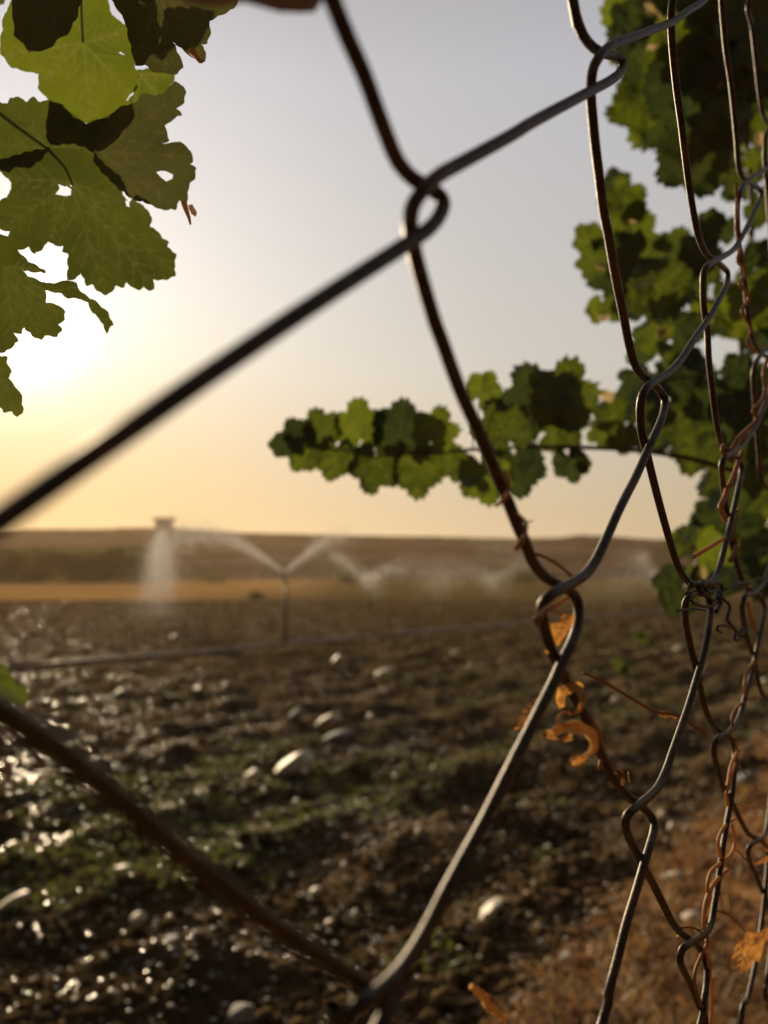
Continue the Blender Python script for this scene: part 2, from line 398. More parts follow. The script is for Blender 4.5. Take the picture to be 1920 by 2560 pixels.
pts = scatter(6500, 1.5, 38, 0.15, accept=lambda x, y: y > 2.2 or random.random() < 0.3)
cs = np.array(pts); dist = np.hypot(cs[:, 0], cs[:, 1]); sz = rng.uniform(0.0035, 0.009, len(cs))*(0.7+0.12*np.minimum(dist, 18)); cs[:, 2] += sz*0.5
tag(link('glint_pebbles', blob_mesh('glint_pebbles', cs, sz, *ICO1, (0.4, 0.8), 0.12), M['stone']), 'tiny pale pebbles added as faint glints over the whole field', 'gravel', kind='stuff')  # pale specks stand for soft glints, brightness put into their colour
# weeds, verge straw, litter
def blades(name, pts, hmin, hmax, w, material, lean=0.6, per=6, flat=False):
    V = []; Fc = []
    for (x, y, z) in pts:
        for k in range(per):
            a = random.uniform(0, 2*math.pi); h = random.uniform(hmin, hmax); l = random.uniform(0.2, 1)*lean
            ox, oy = random.gauss(0, hmin*0.6), random.gauss(0, hmin*0.6)
            ca, sa = math.cos(a), math.sin(a); ww = w*random.uniform(0.6, 1.4)
            pa = random.uniform(0, 6.28); px, py = math.cos(pa)*ww, math.sin(pa)*ww
            b = Vector((x+ox, y+oy, z)); mid = b+Vector((ca*l*h*0.4, sa*l*h*0.4, h*0.6)); tip = b+Vector((ca*l*h*1.2, sa*l*h*1.2, h*(0.9 if not flat else 0.25)))
            n = len(V)
            V += [tuple(b-Vector((px, py, 0))*0.6), tuple(b+Vector((px, py, 0))*0.6), tuple(mid+Vector((px, py, 0))), tuple(mid-Vector((px, py, 0))), tuple(tip+Vector((px, py, 0))*0.15), tuple(tip-Vector((px, py, 0))*0.15)]
            Fc += [(n, n+1, n+2, n+3), (n+3, n+2, n+4, n+5)]
    return link(name, fast_mesh(name, np.array(V), np.array(Fc)), material)
def weedy(x, y):
    if not infield(x, y): return False
    f = Vector((x, y, 0)).dot(pn)
    return noise.noise(Vector((x*0.35, y*0.35, 9)))+0.25*math.sin(f*2*math.pi/1.1)+0.5*noise.noise(Vector((x*2.2, y*2.2, 4))) > 0.16
tag(blades('weeds', scatter(6500, 1.5, 30, 0.3, accept=weedy), 0.008, 0.028, 0.003, M['weed'], 0.9, 6), 'low green weeds sprouting in broken bands on the soil', 'weeds', kind='stuff')
onverge = lambda x, y: verge(x, y) > 0.4 and Vector((x, y, 0)).dot(FENCE_N) > -1.5
tag(blades('dry_grass', scatter(520, 1.4, 12, 0.6, 40, accept=onverge), 0.02, 0.11, 0.0026, M['straw'], 1.6, 8, True), 'flattened dry straw on the orange verge beside the fence', 'dry grass', kind='stuff')
def litter():
    V = []; Fc = []
    for (x, y, z) in scatter(2600, 1.4, 12, 0.6, 40, accept=lambda x, y: onverge(x, y) and patchy(x, y, 2.5, -0.05)):
        s = random.uniform(0.008, 0.03); a = random.uniform(0, 6.28); n = len(V)
        nx, ny = random.uniform(-.7, .7), random.uniform(-.7, .7)
        for k in range(6):
            w = a+k*math.pi/3; r = s*random.uniform(0.5, 1.1); dx, dy = r*math.cos(w), r*math.sin(w)*0.7
            V.append((x+dx, y+dy, z+0.012+nx*dx+ny*dy+random.uniform(-.3, .3)*s))
        Fc += [(n, n+1, n+2, n+3), (n, n+3, n+4, n+5)]
    return link('leaf_litter', fast_mesh('leaf_litter', np.array(V), np.array(Fc)), M['litter'], smooth=False)
tag(litter(), 'crumpled brown and orange fallen leaves on the verge', 'leaf litter', kind='stuff')

# stones one can point to: pixel position, length, height, tilt, material, label
def stone(u, v, L_, H_, rot, m, label=None, group=None, name='stone'):
    g = onground(u, v, 0.02)
    d = (g-CAM).length; s = L_*d/F/2; hgt = max(H_*d/F/2, s*0.3)
    n = rng.uniform(-0.12, 0.12, (len(ICO3[0]), 1))
    off = Vector((random.uniform(0, 99), random.uniform(0, 99), 0)); vs = []
    cuts = [(Vector((-0.62, random.uniform(-.2, .05), 0.72)).normalized(), 0.42)]+[(Vector((random.gauss(0, 1), random.gauss(0, 1), random.gauss(0, 1))).normalized(), random.uniform(0.6, 0.95)) for _ in range(9)]
    cr, sr = math.cos(math.radians(rot)), math.sin(math.radians(rot))
    for i, p in enumerate(ICO3[0]):
        q = Vector(p); k = 1+0.10*noise.noise(q*1.1+off)+0.06*noise.noise(q*3+off)
        for cn, cd in cuts:
            dd = q.dot(cn)
            if dd > 0: k = min(k, cd/dd*(1+0.04*noise.noise(q*4+off)))
        q = Vector((math.copysign(abs(q.x)**0.85, q.x), q.y, math.copysign(abs(q.z)**0.8, q.z)))*k
        x, z = q.x*s, q.z*hgt
        x, z = x*cr-z*sr*0.6, x*sr*0.6+z*cr
        vs.append((x, q.y*s*0.55+x*0.9*math.sin(math.radians(-rot))*-1, z))
    o = link(name, mesh(name, vs, ICO3[1]), M[m]); o.location = (g.x, g.y, max(height(g.x, g.y), 0.015)+hgt*0.85)
    return tag(o, label, 'stone', group)
big = [
 (727, 1950, 125, 46, 30, 'stone', 'large wedge-shaped cream stone rising from the soil left of the middle'),
 (819, 1810, 78, 30, 20, 'stone', 'smooth oblong white stone above the big wedge-shaped cream stone'),
 (629, 1952, 44, 34, 0, 'stone', 'round bright white stone just left of the big wedge-shaped stone'),
 (840, 1862, 74, 30, 10, 'stone_grey', 'flat blue-grey stone beneath the oblong white stone'),
 (963, 1690, 60, 24, 5, 'stone', 'flat pale stone lying below the metal pipe near the middle'),
 (843, 1654, 40, 20, 35, 'stone', 'bright slanting pebble just below the sprinkler pipe'),
 (739, 1804, 58, 22, 35, 'stone_grey', 'dull pinkish slanting stone left of the oblong white stone'),
 (1228, 2332, 92, 32, 40, 'stone', 'long yellowish stone lying right of the curving near wire'),
 (25, 2284, 84, 28, 32, 'stone', 'long white stone at the left edge below the dark near wire'),
 (342, 2304, 42, 28, 5, 'stone', 'egg-shaped pale stone in the lower left soil'),
 (430, 2358, 56, 26, -8, 'stone_grey', 'greyish rounded stone right of the egg-shaped pale stone'),
 (600, 2548, 72, 44, 0, 'stone_grey', 'big blue-grey stone cut off by the bottom edge'),
 (1685, 2244, 62, 22, 0, 'stone', 'flat cream stone on the orange verge between two wires'),
 (1729, 2390, 48, 34, 0, 'stone', 'pale stone seen behind the lowest wire loop on the verge'),
 (1418, 2438, 48, 28, 0, 'stone_grey', 'grey stone at the edge of the orange verge near the bottom'),
 (1497, 2446, 36, 26, 0, 'stone', 'small cream stone beside the grey stone near the bottom'),
 (1863, 1977, 60, 30, 10, 'stone_grey', 'grey stone on the verge at the far right')]
for u, v, l, h, r, m, lab in big: stone(u, v, l, h, r, m, lab)
small = [(787, 2242, 38, 18), (885, 2291, 26, 22), (822, 2310, 32, 18), (858, 2172, 22, 24), (1044, 2130, 22, 20), (988, 1947, 28, 20), (304, 2197, 54, 20), (291, 2088, 34, 20),
 (363, 2003, 30, 22), (350, 1944, 28, 22), (143, 2436, 26, 20), (1656, 2087, 26, 22), (1678, 2108, 26, 24), (1714, 2108, 28, 22), (1370, 2125, 24, 20), (1697, 1630, 26, 20),
 (1538, 1758, 26, 22), (1911, 1714, 24, 22), (304, 1735, 66, 16), (413, 1716, 26, 18), (215, 1625, 42, 16), (435, 1602, 26, 18), (485, 1604, 32, 18), (86, 1585, 26, 16), (110, 1710, 28, 16),
 (333, 1862, 48, 16), (228, 1868, 26, 20), (325, 1887, 32, 20), (390, 1838, 38, 16), (283, 1765, 26, 18), (495, 1736, 28, 16), (565, 1727, 26, 16), (187, 1822, 24, 18), (660, 1876, 24, 20), (1175, 1690, 26, 20), (1140, 1640, 30, 22), (925, 1798, 22, 20), (740, 2010, 24, 18)]
for u, v, l, h in small:
    stone(u, v, l*0.9, h, random.uniform(-5, 30), 'stone', 'small pale pebble half sunk in the dark damp soil', 'small pale pebbles in the soil', 'pebble')

# ------------------------------------------------------------------ pipe and sprinklers
def pipe():
    t = thing('irrigation_pipe', 'long grey metal irrigation pipe lying across the dark field', 'pipe', (PIPE_A.x, PIPE_A.y, 0))
    a = PIPE_A-pdir*6; Lp = (PIPE_B-a).length+8; r = 0.026
    n = int(Lp/6)
    for k in range(n):
        p = a+pdir*(6*k); q = a+pdir*(6*k+5.9); mb = MB()
        mb.tube([p+(q-p)*(i/8)+Vector((0, 0, 0.11+0.008*math.sin(i+k))) for i in range(9)], r, 10); mb.build('pipe_section', M['pipe'], t)
        mb = MB(); mb.tube([q+Vector((0, 0, 0.11))-pdir*0.06, q+Vector((0, 0, 0.11))+pdir*0.16], r*1.35, 10); mb.build('coupling', M['pipe'], t)
pipe()
def sprinkler(base, h, label):
    t = thing('sprinkler', label, 'sprinkler', tuple(base), 'sprinklers on risers in the field')
    mb = MB(); mb.tube([base+Vector((0, 0, -0.02)), base+Vector((0, 0, h-0.08))], 0.02, 8); mb.build('riser', M['brass'], t)
    mb = MB(); mb.tube([base+Vector((0, 0, h-0.09)), base+Vector((0, 0, h-0.03))], 0.03, 8)
    mb.tube([base+Vector((0, 0, h-0.04)), base+Vector((-0.08, 0, h+0.02))], [0.016, 0.009], 8); mb.tube([base+Vector((0, 0, h-0.04)), base+Vector((0.07, 0, h+0.02))], [0.016, 0.009], 8)
    mb.tube([base+Vector((-0.05, 0, h+0.03)), base+Vector((0.05, 0, h+0.05))], 0.008, 6); mb.build('nozzle_head', M['brass'], t)
OCT_V = [(1, 0, 0), (-1, 0, 0), (0, 1, 0), (0, -1, 0), (0, 0, 1), (0, 0, -1)]
OCT_F = [(0, 2, 4), (2, 1, 4), (1, 3, 4), (3, 0, 4), (2, 0, 5), (1, 2, 5), (3, 1, 5), (0, 3, 5)]
def spray(paths, label):
    """each path: points (x, y, z), spread at its start and end, number of drops, drop radius"""
    Cs = []; S = []
    for pts_, s0, s1, n, r in paths:
        P = catmull(pts_, 0.05) if len(pts_) > 2 else [Vector(p) for p in pts_]
        for k in range(n):
            t = random.random(); f = t*(len(P)-1); i = min(int(f), len(P)-2); p = P[i].lerp(P[i+1], f-i)
            s = s0+(s1-s0)*t
            Cs.append((p.x+random.gauss(0, s), p.y+random.gauss(0, s), p.z+random.gauss(0, s)-abs(random.gauss(0, s))*0.8*t)); S.append(r*random.uniform(0.5, 1.3))
    o = link('water_spray', blob_mesh('water_spray', np.array(Cs), np.array(S), OCT_V, OCT_F, (0.8, 1.1), 0.05), M['drops'])
    tag(o, label, 'water spray', kind='stuff')
s1 = min((PIPE_A+pdir*(0.02*i) for i in range(900)), key=lambda p: abs((p.x-onground(713, 1634).x*p.y/onground(713, 1634).y))); s1 = s1.copy(); s1.z = 0.10
d1 = (s1-CAM).dot(ray(960, 1280).normalized())
sprinkler(s1, 0.93, 'sprinkler on a thin upright riser, standing on the pipe left of centre')
h1 = s1+Vector((0, 0, 0.95))
spray([([W(706, 1428, d1), W(655, 1392, d1-0.3), W(600, 1358, d1-0.8), W(535, 1330, d1-1.5), W(450, 1325, d1-2.4), W(400, 1345, d1-3)], 0.008, 0.13, 5200, 0.006),
       ([W(716, 1428, d1), W(765, 1388, d1+0.5), W(812, 1350, d1+1.2), W(870, 1325, d1+2.0)], 0.008, 0.10, 3000, 0.006),
       ([W(830, 1385, d1+5), W(880, 1415, d1+6), W(925, 1452, d1+6)], 0.05, 0.10, 700, 0.009),
       ([W(712, 1420, d1), W(712, 1480, d1+3)], 0.25, 0.9, 1600, 0.006)], 'two thin white water jets forming a V above the central riser')
def gpt(u, v): return onground(u, v)
b = onground(397, 1508); db = (b-CAM).dot(ray(960, 1280).normalized())
sprinkler(Vector((b.x, b.y, 0.02)), 0.9, 'sprinkler hidden in the tall white plume at the left')
spray([([W(404, 1338, 16), W(402, 1390, 18), W(396, 1450, 21), W(385, 1515, 24)], 0.05, 0.42, 7000, 0.009),
       ([W(402, 1375, 18), W(399, 1455, 19)], 0.08, 0.20, 4500, 0.008),
       ([W(388, 1480, 22), W(390, 1550, 17), W(430, 1575, 15)], 0.5, 1.0, 2500, 0.008)], 'tall soft plume of falling water beneath the ridge building')
for (u, v, dd, arcs, lab, lab2) in [
    (925, 1452, 26, [([(925, 1447), (960, 1425), (1010, 1415), (1080, 1425), (1130, 1445)], 0.06, 0.35, 3600), ([(925, 1447), (900, 1430), (862, 1400), (820, 1390)], 0.05, 0.3, 1000), ([(915, 1448), (945, 1448)], 0.12, 0.25, 1300)], 'sprinkler standing in the far field right of the central riser', 'low white arc of water spreading right of the central riser'),
    (1235, 1456, 30, [([(1235, 1450), (1190, 1430), (1130, 1425), (1060, 1440)], 0.08, 0.4, 3000), ([(1235, 1450), (1290, 1420), (1330, 1390), (1250, 1362), (1180, 1355)], 0.08, 0.4, 3000), ([(1215, 1450), (1265, 1450)], 0.2, 0.3, 1300)], 'sprinkler standing in the far field behind the wire knot with dry leaves', 'pale curving spray behind the wire leading down to the dry leaves'),
    (1640, 1452, 30, [([(1640, 1445), (1625, 1420), (1590, 1395), (1540, 1380)], 0.06, 0.3, 1700), ([(1640, 1445), (1560, 1440), (1480, 1455)], 0.15, 0.5, 2600), ([(1610, 1400), (1600, 1380)], 0.15, 0.2, 800)], 'sprinkler standing in the far field seen through the right wires', 'faint spray rising between the right-hand wires and leaves')]:
    b = W(u, v, dd); sprinkler(Vector((b.x, b.y, 0.02)), 0.95, lab)
    spray([([W(a, c, dd+random.uniform(-1, 1)) for a, c in pts_], s0, s1_, int(n*0.75), 0.011) for pts_, s0, s1_, n in arcs], lab2)

# ------------------------------------------------------------------ far bushes and trees
def crown(mb_v, mb_f, c, rx, ry, rz, n, leaf):
    cl = [(Vector((random.uniform(-1, 1)*rx*0.75, random.uniform(-1, 1)*ry*0.7, random.uniform(-0.85, 0.75)*rz)), random.uniform(0.35, 0.6)) for _ in range(16)]
    for k in range(n):
        q, s = random.choice(cl); dv = Vector((random.gauss(0, 1), random.gauss(0, 1), random.gauss(0, 1))).normalized()*random.uniform(0.6, 1)**0.5
        p = Vector(c)+q+Vector((dv.x*rx*s, dv.y*ry*s, dv.z*rz*s)); a = Vector((random.gauss(0, 1), random.gauss(0, 1), random.gauss(0, 1))).normalized()*leaf; bq = a.orthogonal().normalized()*leaf*0.7
        i = len(mb_v); mb_v += [tuple(p-a), tuple(p+bq), tuple(p+a), tuple(p-bq)]; mb_f.append((i, i+1, i+2, i+3))
def tree(u, D, w, h, label, group, name='far_tree'):
    b = W(u, 1450, D); z0 = height(b.x, b.y)-0.1 if D < 400 else 1
    t = thing(name, label, 'tree' if name == 'far_tree' else 'bush', (b.x, b.y, z0), group)
    mb = MB(); mb.tube([(b.x, b.y, z0), (b.x+0.1, b.y, z0+h*0.35), (b.x-0.05, b.y, z0+h*0.7)], [0.16*h/5, 0.12*h/5, 0.04*h/5], 7)
    mb.tube([(b.x, b.y, z0+h*0.25), (b.x+w*0.25, b.y, z0+h*0.6)], [0.07*h/5, 0.02*h/5], 6); mb.tube([(b.x, b.y, z0+h*0.3), (b.x-w*0.25, b.y+0.2, z0+h*0.62)], [0.07*h/5, 0.02*h/5], 6)
    mb.build('trunk', M['bark'], t)
    V = []; Fc = []; crown(V, Fc, (b.x, b.y, z0+h*0.5), w/2, w/2, h*0.5, int(1500 if D < 200 else 500), 0.22*h/5)
    link('crown', fast_mesh('crown', np.array(V), np.array(Fc)), M['bush'], t, False)
rows = [(-110, 1.0), (-50, 1.05), (5, 0.85), (52, 0.95), (105, 0.85), (150, 0.92), (205, 0.85), (250, 1.0), (300, 1.05), (345, 0.8)]
for u, k in rows:
    tree(u, 130, 4.6*k+2, 5.6*k, 'dark green tree in the row at the foot of the hill on the left', 'trees in the row at the left foot of the hill')
tree(640, 41, 0.9, 0.55, 'small dark bush at the field edge between the plume and the central riser', None, 'bush')
tree(860, 120, 4, 2.2, 'low green bush at the hill foot right of the central riser', None, 'bush')
tree(1290, 120, 6, 3.0, 'rounded olive bush at the hill foot left of the wire knot with dry leaves', None, 'bush')
tree(1445, 360, 9, 5.0, 'low scrubby bush on the ridge seen between the two big wire loops', None, 'bush')
tree(500, 125, 7, 2.0, 'low olive bush at the hill foot right of the tall plume', None, 'bush')

# ------------------------------------------------------------------ chain link fence
def zt(ox, oy, s, pts): return [(ox+x*s, oy+y*s) for x, y in pts]
WIRES = {
 1: [(700, -330), (768, -160), (831, 0), (870, 96), (909, 183), (937, 260), (966, 338), (995, 405), (1034, 448), (1068, 465), (1097, 487), (1109, 511), (1092, 550), (1063, 579), (1034, 598), (995, 624), (889, 692), (774, 767), (700, 816), (600, 884), (506, 948), (380, 1036), (253, 1124), (127, 1212), (34, 1278), (-120, 1388), (-260, 1480), (-330, 1540), (-270, 1610), (-120, 1700), (0, 1776), (105, 1843), (190, 1908), (295, 1995), (380, 2070), (464, 2140), (549, 2209), (633, 2275), (700, 2325), (772, 2371), (840, 2416), (905, 2458), (958, 2500), (970, 2545), (930, 2600)],
 2: [(1432, 0), (1441, 43), (1457, 87), (1483, 119), (1512, 134), (1541, 143), (1557, 159), (1551, 181), (1523, 203), (1479, 226), (1429, 253), (1374, 282), (1320, 312), (1275, 340), (1155, 406), (1101, 436), (1068, 465), (1039, 501), (1027, 535), (1027, 579), (1034, 617), (1048, 675), (1085, 800), (1104, 850), (1134, 934), (1163, 1006), (1189, 1061), (1218, 1129), (1248, 1200), (1269, 1251), (1294, 1314), (1316, 1365), (1332, 1404), (1357, 1437), (1393, 1461), (1429, 1480), (1444, 1507), (1446, 1546), (1438, 1585), (1423, 1621), (1408, 1651), (1381, 1712), (1351, 1772), (1321, 1832), (1290, 1893), (1257, 1960), (1214, 2047), (1167, 2134), (1116, 2228), (1069, 2322), (1026, 2394), (982, 2448), (931, 2492), (895, 2517), (870, 2545), (862, 2590)],
 3: [(1600, -260), (1690, -140), (1745, -85), (1772, -50), (1774, -20), (1755, 5), (1718, 29), (1682, 54), (1627, 76), (1573, 96), (1537, 109), (1508, 130), (1486, 163), (1479, 195), (1477, 235), (1481, 289), (1488, 362), (1497, 434), (1508, 520), (1523, 600), (1537, 681), (1555, 771), (1573, 862), (1588, 912), (1609, 941), (1631, 956), (1650, 977), (1662, 1000), (1660, 1026), (1650, 1058), (1633, 1096), (1612, 1142), (1588, 1195), (1563, 1243), (1542, 1286), (1516, 1345), (1489, 1401), (1462, 1437), (1435, 1455), (1405, 1471), (1375, 1489), (1357, 1512), (1356, 1543), (1366, 1585), (1384, 1640), (1411, 1695), (1435, 1742), (1459, 1784), (1483, 1838), (1505, 1890), (1534, 1945), (1570, 1990), (1602, 2014), (1627, 2040), (1635, 2069), (1627, 2105), (1609, 2163), (1588, 2235), (1566, 2307), (1544, 2394), (1523, 2474), (1504, 2560)],
 4: [(1770, -260), (1822, -190), (1838, -155), (1828, -128), (1795, -105), (1735, -75), (1697, -40), (1682, 0), (1678, 36), (1679, 90), (1685, 163), (1693, 235), (1703, 307), (1714, 398), (1725, 480), (1740, 565), (1754, 612), (1772, 641), (1797, 659), (1818, 681), (1816, 712), (1797, 750), (1769, 800), (1736, 847), (1703, 898), (1674, 930), (1638, 952), (1613, 974), (1602, 1006), (1601, 1043), (1604, 1081), (1614, 1122), (1626, 1171), (1641, 1231), (1657, 1291), (1674, 1351), (1689, 1400), (1703, 1431), (1720, 1453), (1742, 1465), (1761, 1479), (1773, 1501), (1776, 1532), (1773, 1560), (1767, 1599), (1755, 1651), (1739, 1705), (1721, 1765), (1700, 1826), (1682, 1877), (1664, 1928), (1643, 1970), (1616, 1997), (1589, 2018), (1569, 2038), (1563, 2060), (1571, 2090), (1588, 2123), (1606, 2163), (1631, 2206), (1656, 2257), (1682, 2307), (1703, 2333), (1729, 2351), (1750, 2372), (1765, 2412), (1765, 2466), (1756, 2521), (1750, 2560)],
 5: [(1905, -215), (1850, -150), (1815, -95), (1803, -45), (1804, 0), (1808, 54), (1815, 127), (1826, 199), (1834, 271), (1841, 344), (1846, 409), (1855, 441), (1877, 459), (1899, 474), (1901, 497), (1886, 528), (1863, 576), (1837, 620), (1808, 641), (1779, 656), (1761, 677), (1758, 717), (1760, 771), (1768, 826), (1772, 898), (1780, 970), (1790, 1050), (1797, 1086), (1807, 1118), (1821, 1132), (1841, 1144), (1852, 1159), (1853, 1185), (1845, 1224), (1836, 1267), (1826, 1310), (1814, 1359), (1800, 1412), (1788, 1445), (1766, 1465), (1737, 1482), (1718, 1498), (1712, 1520), (1715, 1560), (1724, 1605), (1736, 1657), (1749, 1711), (1761, 1765), (1776, 1801), (1797, 1826), (1818, 1838), (1833, 1856), (1837, 1886), (1835, 1937), (1828, 1997), (1817, 2058), (1808, 2112), (1797, 2191), (1787, 2257), (1776, 2314), (1754, 2340), (1725, 2358), (1705, 2374), (1700, 2401), (1711, 2430), (1732, 2474), (1748, 2515), (1765, 2560)],
 6: [(1873, 0), (1881, 72), (1891, 163), (1899, 235), (1908, 285), (1925, 315), (1938, 340), (1930, 390), (1913, 423), (1884, 441), (1857, 467), (1845, 499), (1843, 542), (1847, 609), (1855, 663), (1863, 717), (1870, 789), (1881, 844), (1899, 880), (1925, 900), (1935, 930), (1925, 975), (1908, 1020), (1889, 1065), (1858, 1110), (1838, 1125), (1814, 1142), (1804, 1162), (1806, 1195), (1811, 1240), (1821, 1303), (1831, 1363), (1843, 1412), (1858, 1455), (1882, 1479), (1903, 1493), (1911, 1525), (1902, 1575), (1890, 1636), (1878, 1687), (1863, 1741), (1848, 1795), (1824, 1829), (1800, 1841), (1786, 1859), (1785, 1883), (1794, 1922), (1809, 1970), (1832, 2010), (1851, 2050), (1872, 2085), (1900, 2100), (1917, 2122), (1918, 2170), (1911, 2249), (1902, 2322), (1888, 2412), (1870, 2495), (1852, 2560)],
 7: [(1932, 60), (1940, 180), (1945, 280), (1925, 320), (1914, 345), (1912, 400), (1917, 460), (1924, 560), (1934, 700), (1944, 800), (1925, 860), (1899, 891), (1885, 923), (1884, 970), (1890, 1043), (1897, 1134), (1900, 1180), (1908, 1207), (1925, 1225), (1936, 1270), (1930, 1360), (1917, 1440), (1889, 1480), (1865, 1488), (1856, 1510), (1857, 1540), (1866, 1590), (1884, 1645), (1896, 1705), (1908, 1738), (1928, 1755), (1940, 1800), (1935, 1920), (1922, 2040), (1911, 2090), (1886, 2105), (1871, 2123), (1873, 2150), (1891, 2191), (1906, 2228), (1922, 2275), (1940, 2380), (1945, 2560)],
}
R_WIRE = 0.00122
def col_x(i, y): return 0.0062+0.0387*i+0.1*(y-0.0467)
def knots(i, lo, hi):            # heights (camera frame) of the knots in column i
    y0 = 0.0467-0.0095*i-0.0625*(i % 2); ks = [y0+0.125*j for j in range(-10, 10)]
    return [y for y in ks if lo < y < hi]
def generic(k, lo, hi):          # wire k swings between column k-2 (left hooks) and k-1 (right hooks), from hi down to lo
    ev = [(y, 'R', col_x(k-1, y)) for y in knots(k-1, lo, hi)]+[(y, 'L', col_x(k-2, y)) for y in knots(k-2, lo, hi)]
    ev.sort(reverse=True); out = []
    for y, s, x in ev:
        g = -1 if s == 'R' else 1
        out += [(x+g*0.0035, y+0.0075), (x-g*0.0005, y+0.0045), (x-g*0.0025, y), (x-g*0.0005, y-0.0045), (x+g*0.0035, y-0.0075)]
    return out
def px2cam(u, v):
    d = fence_depth(u); return ((u-960)/F*d, -(v-1280)/F*d)
fence = thing('chain_link_fence', 'rusting diamond mesh wire fence sweeping from near left to far right', 'fence', (0.12, 0.32, 0))
def wire(k):
    if k in WIRES:
        tr = [px2cam(u, v) for u, v in WIRES[k]]
        top = generic(k, tr[0][1]+0.02, 0.95); bot = generic(k, -1.02, tr[-1][1]-0.02)
        pl = top+tr+bot
    else:
        pl = generic(k, -1.02, 0.95)
    P2 = catmull([Vector((x, y, 0)) for x, y in pl], 0.0016)
    # the "/" legs lie on the camera's side, the "\" legs behind: the flattened coil of woven wire
    n = len(P2); s = []
    for i in range(n):
        d = P2[min(i+2, n-1)]-P2[max(i-2, 0)]
        s.append(max(-1, min(1, (d.x/(abs(d.y)+1e-5))*-2.2)))
    w = 3; s = [sum(s[max(0, i-w):i+w+1])/len(s[max(0, i-w):i+w+1]) for i in range(n)]
    out = []
    for p, q in zip(P2, s):
        dep = FP0+FPS*p.x
        if dep < 0.012 and k in WIRES: dep = max(dep, 0.012)
        X = Vector((p.x, p.y, -dep)); nrm = Vector((FPS, 0, 1.0)).normalized(); dr = X.normalized()
        amp = R_WIRE*1.05*q
        c = abs(nrm.dot(dr)); X2 = X-dr*(amp/max(c, 0.2))
        out.append(CAM+ROT @ X2)
    out = [p for p in out if p.z > -0.02]
    mb = MB(); mb.tube(out, R_WIRE, 12); return mb.build('wire', M['wire'], fence)
for k in list(range(1, 16)): wire(k)

# ------------------------------------------------------------------ leaves
def seg_dist(p, a, b):
    ab = b-a; t = max(0, min(1, (p-a).dot(ab)/max(ab.length_squared, 1e-12))); return (p-(a+ab*t)).length, t
def leaf_mesh(name, poly, hub, tips, res, holes=(), tooth=0.0, toothn=0, wave=0.0, vw=0.0004, curl=0.0):
    """poly etc. in metres in the leaf's own plane; returns a thin curved blade with a 'vein' attribute"""
    P = [Vector(p) for p in poly]
    # subdivide the outline and add rounded teeth
    out = []; Ltot = sum((P[i]-P[i-1]).length for i in range(len(P))); acc = 0
    ctr = sum(P, Vector((0, 0)))/len(P)
    for i in range(len(P)):
        a, b = P[i], P[(i+1) % len(P)]; L_ = (b-a).length; n = max(1, int(L_/res)); e = (b-a)
        nrm = Vector((e.y, -e.x)).normalized() if e.length > 1e-9 else Vector((0, 0))
        if nrm.dot((a+b)/2-ctr) < 0: pass
        for j in range(n):
            q = a+e*(j/n); s = (acc+L_*j/n)/Ltot
            if tooth: q = q+nrm*tooth*SGN[0]*(abs(math.sin(math.pi*toothn*s+2*math.sin(9*s)))**0.7-0.4)
            out.append(q)
        acc += L_
    vin = list(out); edges = [(i, (i+1) % len(out)) for i in range(len(out))]
    for h in holes:
        n0 = len(vin); hv = [Vector(q) for q in h]; vin += hv; edges += [(n0+i, n0+(i+1) % len(hv)) for i in range(len(hv))]
    x0, x1 = min(p.x for p in out), max(p.x for p in out); y0, y1 = min(p.y for p in out), max(p.y for p in out)
    def inside(p, pl):
        c = False; j = len(pl)-1
        for i in range(len(pl)):
            a, b = pl[i], pl[j]
            if (a.y > p.y) != (b.y > p.y) and p.x < (b.x-a.x)*(p.y-a.y)/(b.y-a.y)+a.x: c = not c
            j = i
        return c
    y = y0; row = 0
    while y < y1:
        x = x0+(row % 2)*res*0.5
        while x < x1:
            q = Vector((x+random.uniform(-.15, .15)*res, y+random.uniform(-.15, .15)*res))
            if inside(q, out): vin.append(q)
            x += res
        y += res*0.87; row += 1
    V, E, Fc, *_ = geometry.delaunay_2d_cdt(vin, edges, [], 0, 1e-7)
    vw *= 0.8; hub = Vector(hub); tips = [Vector(t) for t in tips]; segs = []
    for t in tips:
        d = t-hub; segs.append((hub, t, vw*1.6))
        for q in (0.22, 0.4, 0.58, 0.75, 0.88):
            for sgn in (-1, 1):
                a = math.radians(sgn*(48-14*q)); dd = Vector((d.x*math.cos(a)-d.y*math.sin(a), d.x*math.sin(a)+d.y*math.cos(a)))*(0.42*(1-q)+0.12)
                s0 = hub+d*q; segs.append((s0, s0+dd, vw))
    FF = []
    HP = [[Vector(q) for q in h] for h in holes]
    for f in Fc:
        c = (V[f[0]]+V[f[1]]+V[f[2]])/3
        if inside(c, out) and not any(inside(c, h) for h in HP): FF.append(tuple(f))
    size = max(x1-x0, y1-y0); o3 = Vector((random.uniform(0, 50), random.uniform(0, 50), 0)); vv = []; att = []
    for p in V:
        vn = 0
        for a, b, w_ in segs:
            d, t = seg_dist(p, a, b); vn = max(vn, math.exp(-(d/(w_*(1.15-0.6*t)))**2)*(1-0.35*t))
        q = (p-hub)/size
        z = wave*size*(noise.noise(Vector((q.x*2.2, q.y*2.2, 0))+o3)*1.0+0.35*noise.noise(Vector((q.x*6, q.y*6, 0))+o3)) - curl*size*q.length_squared
        z -= 0.004*size*vn
        vv.append((p.x, p.y, z)); att.append(vn)
    me = mesh(name, vv, FF)
    at = me.attributes.new('vein', 'FLOAT', 'POINT'); at.data.foreach_set('value', att)
    return me
SGN = [1]
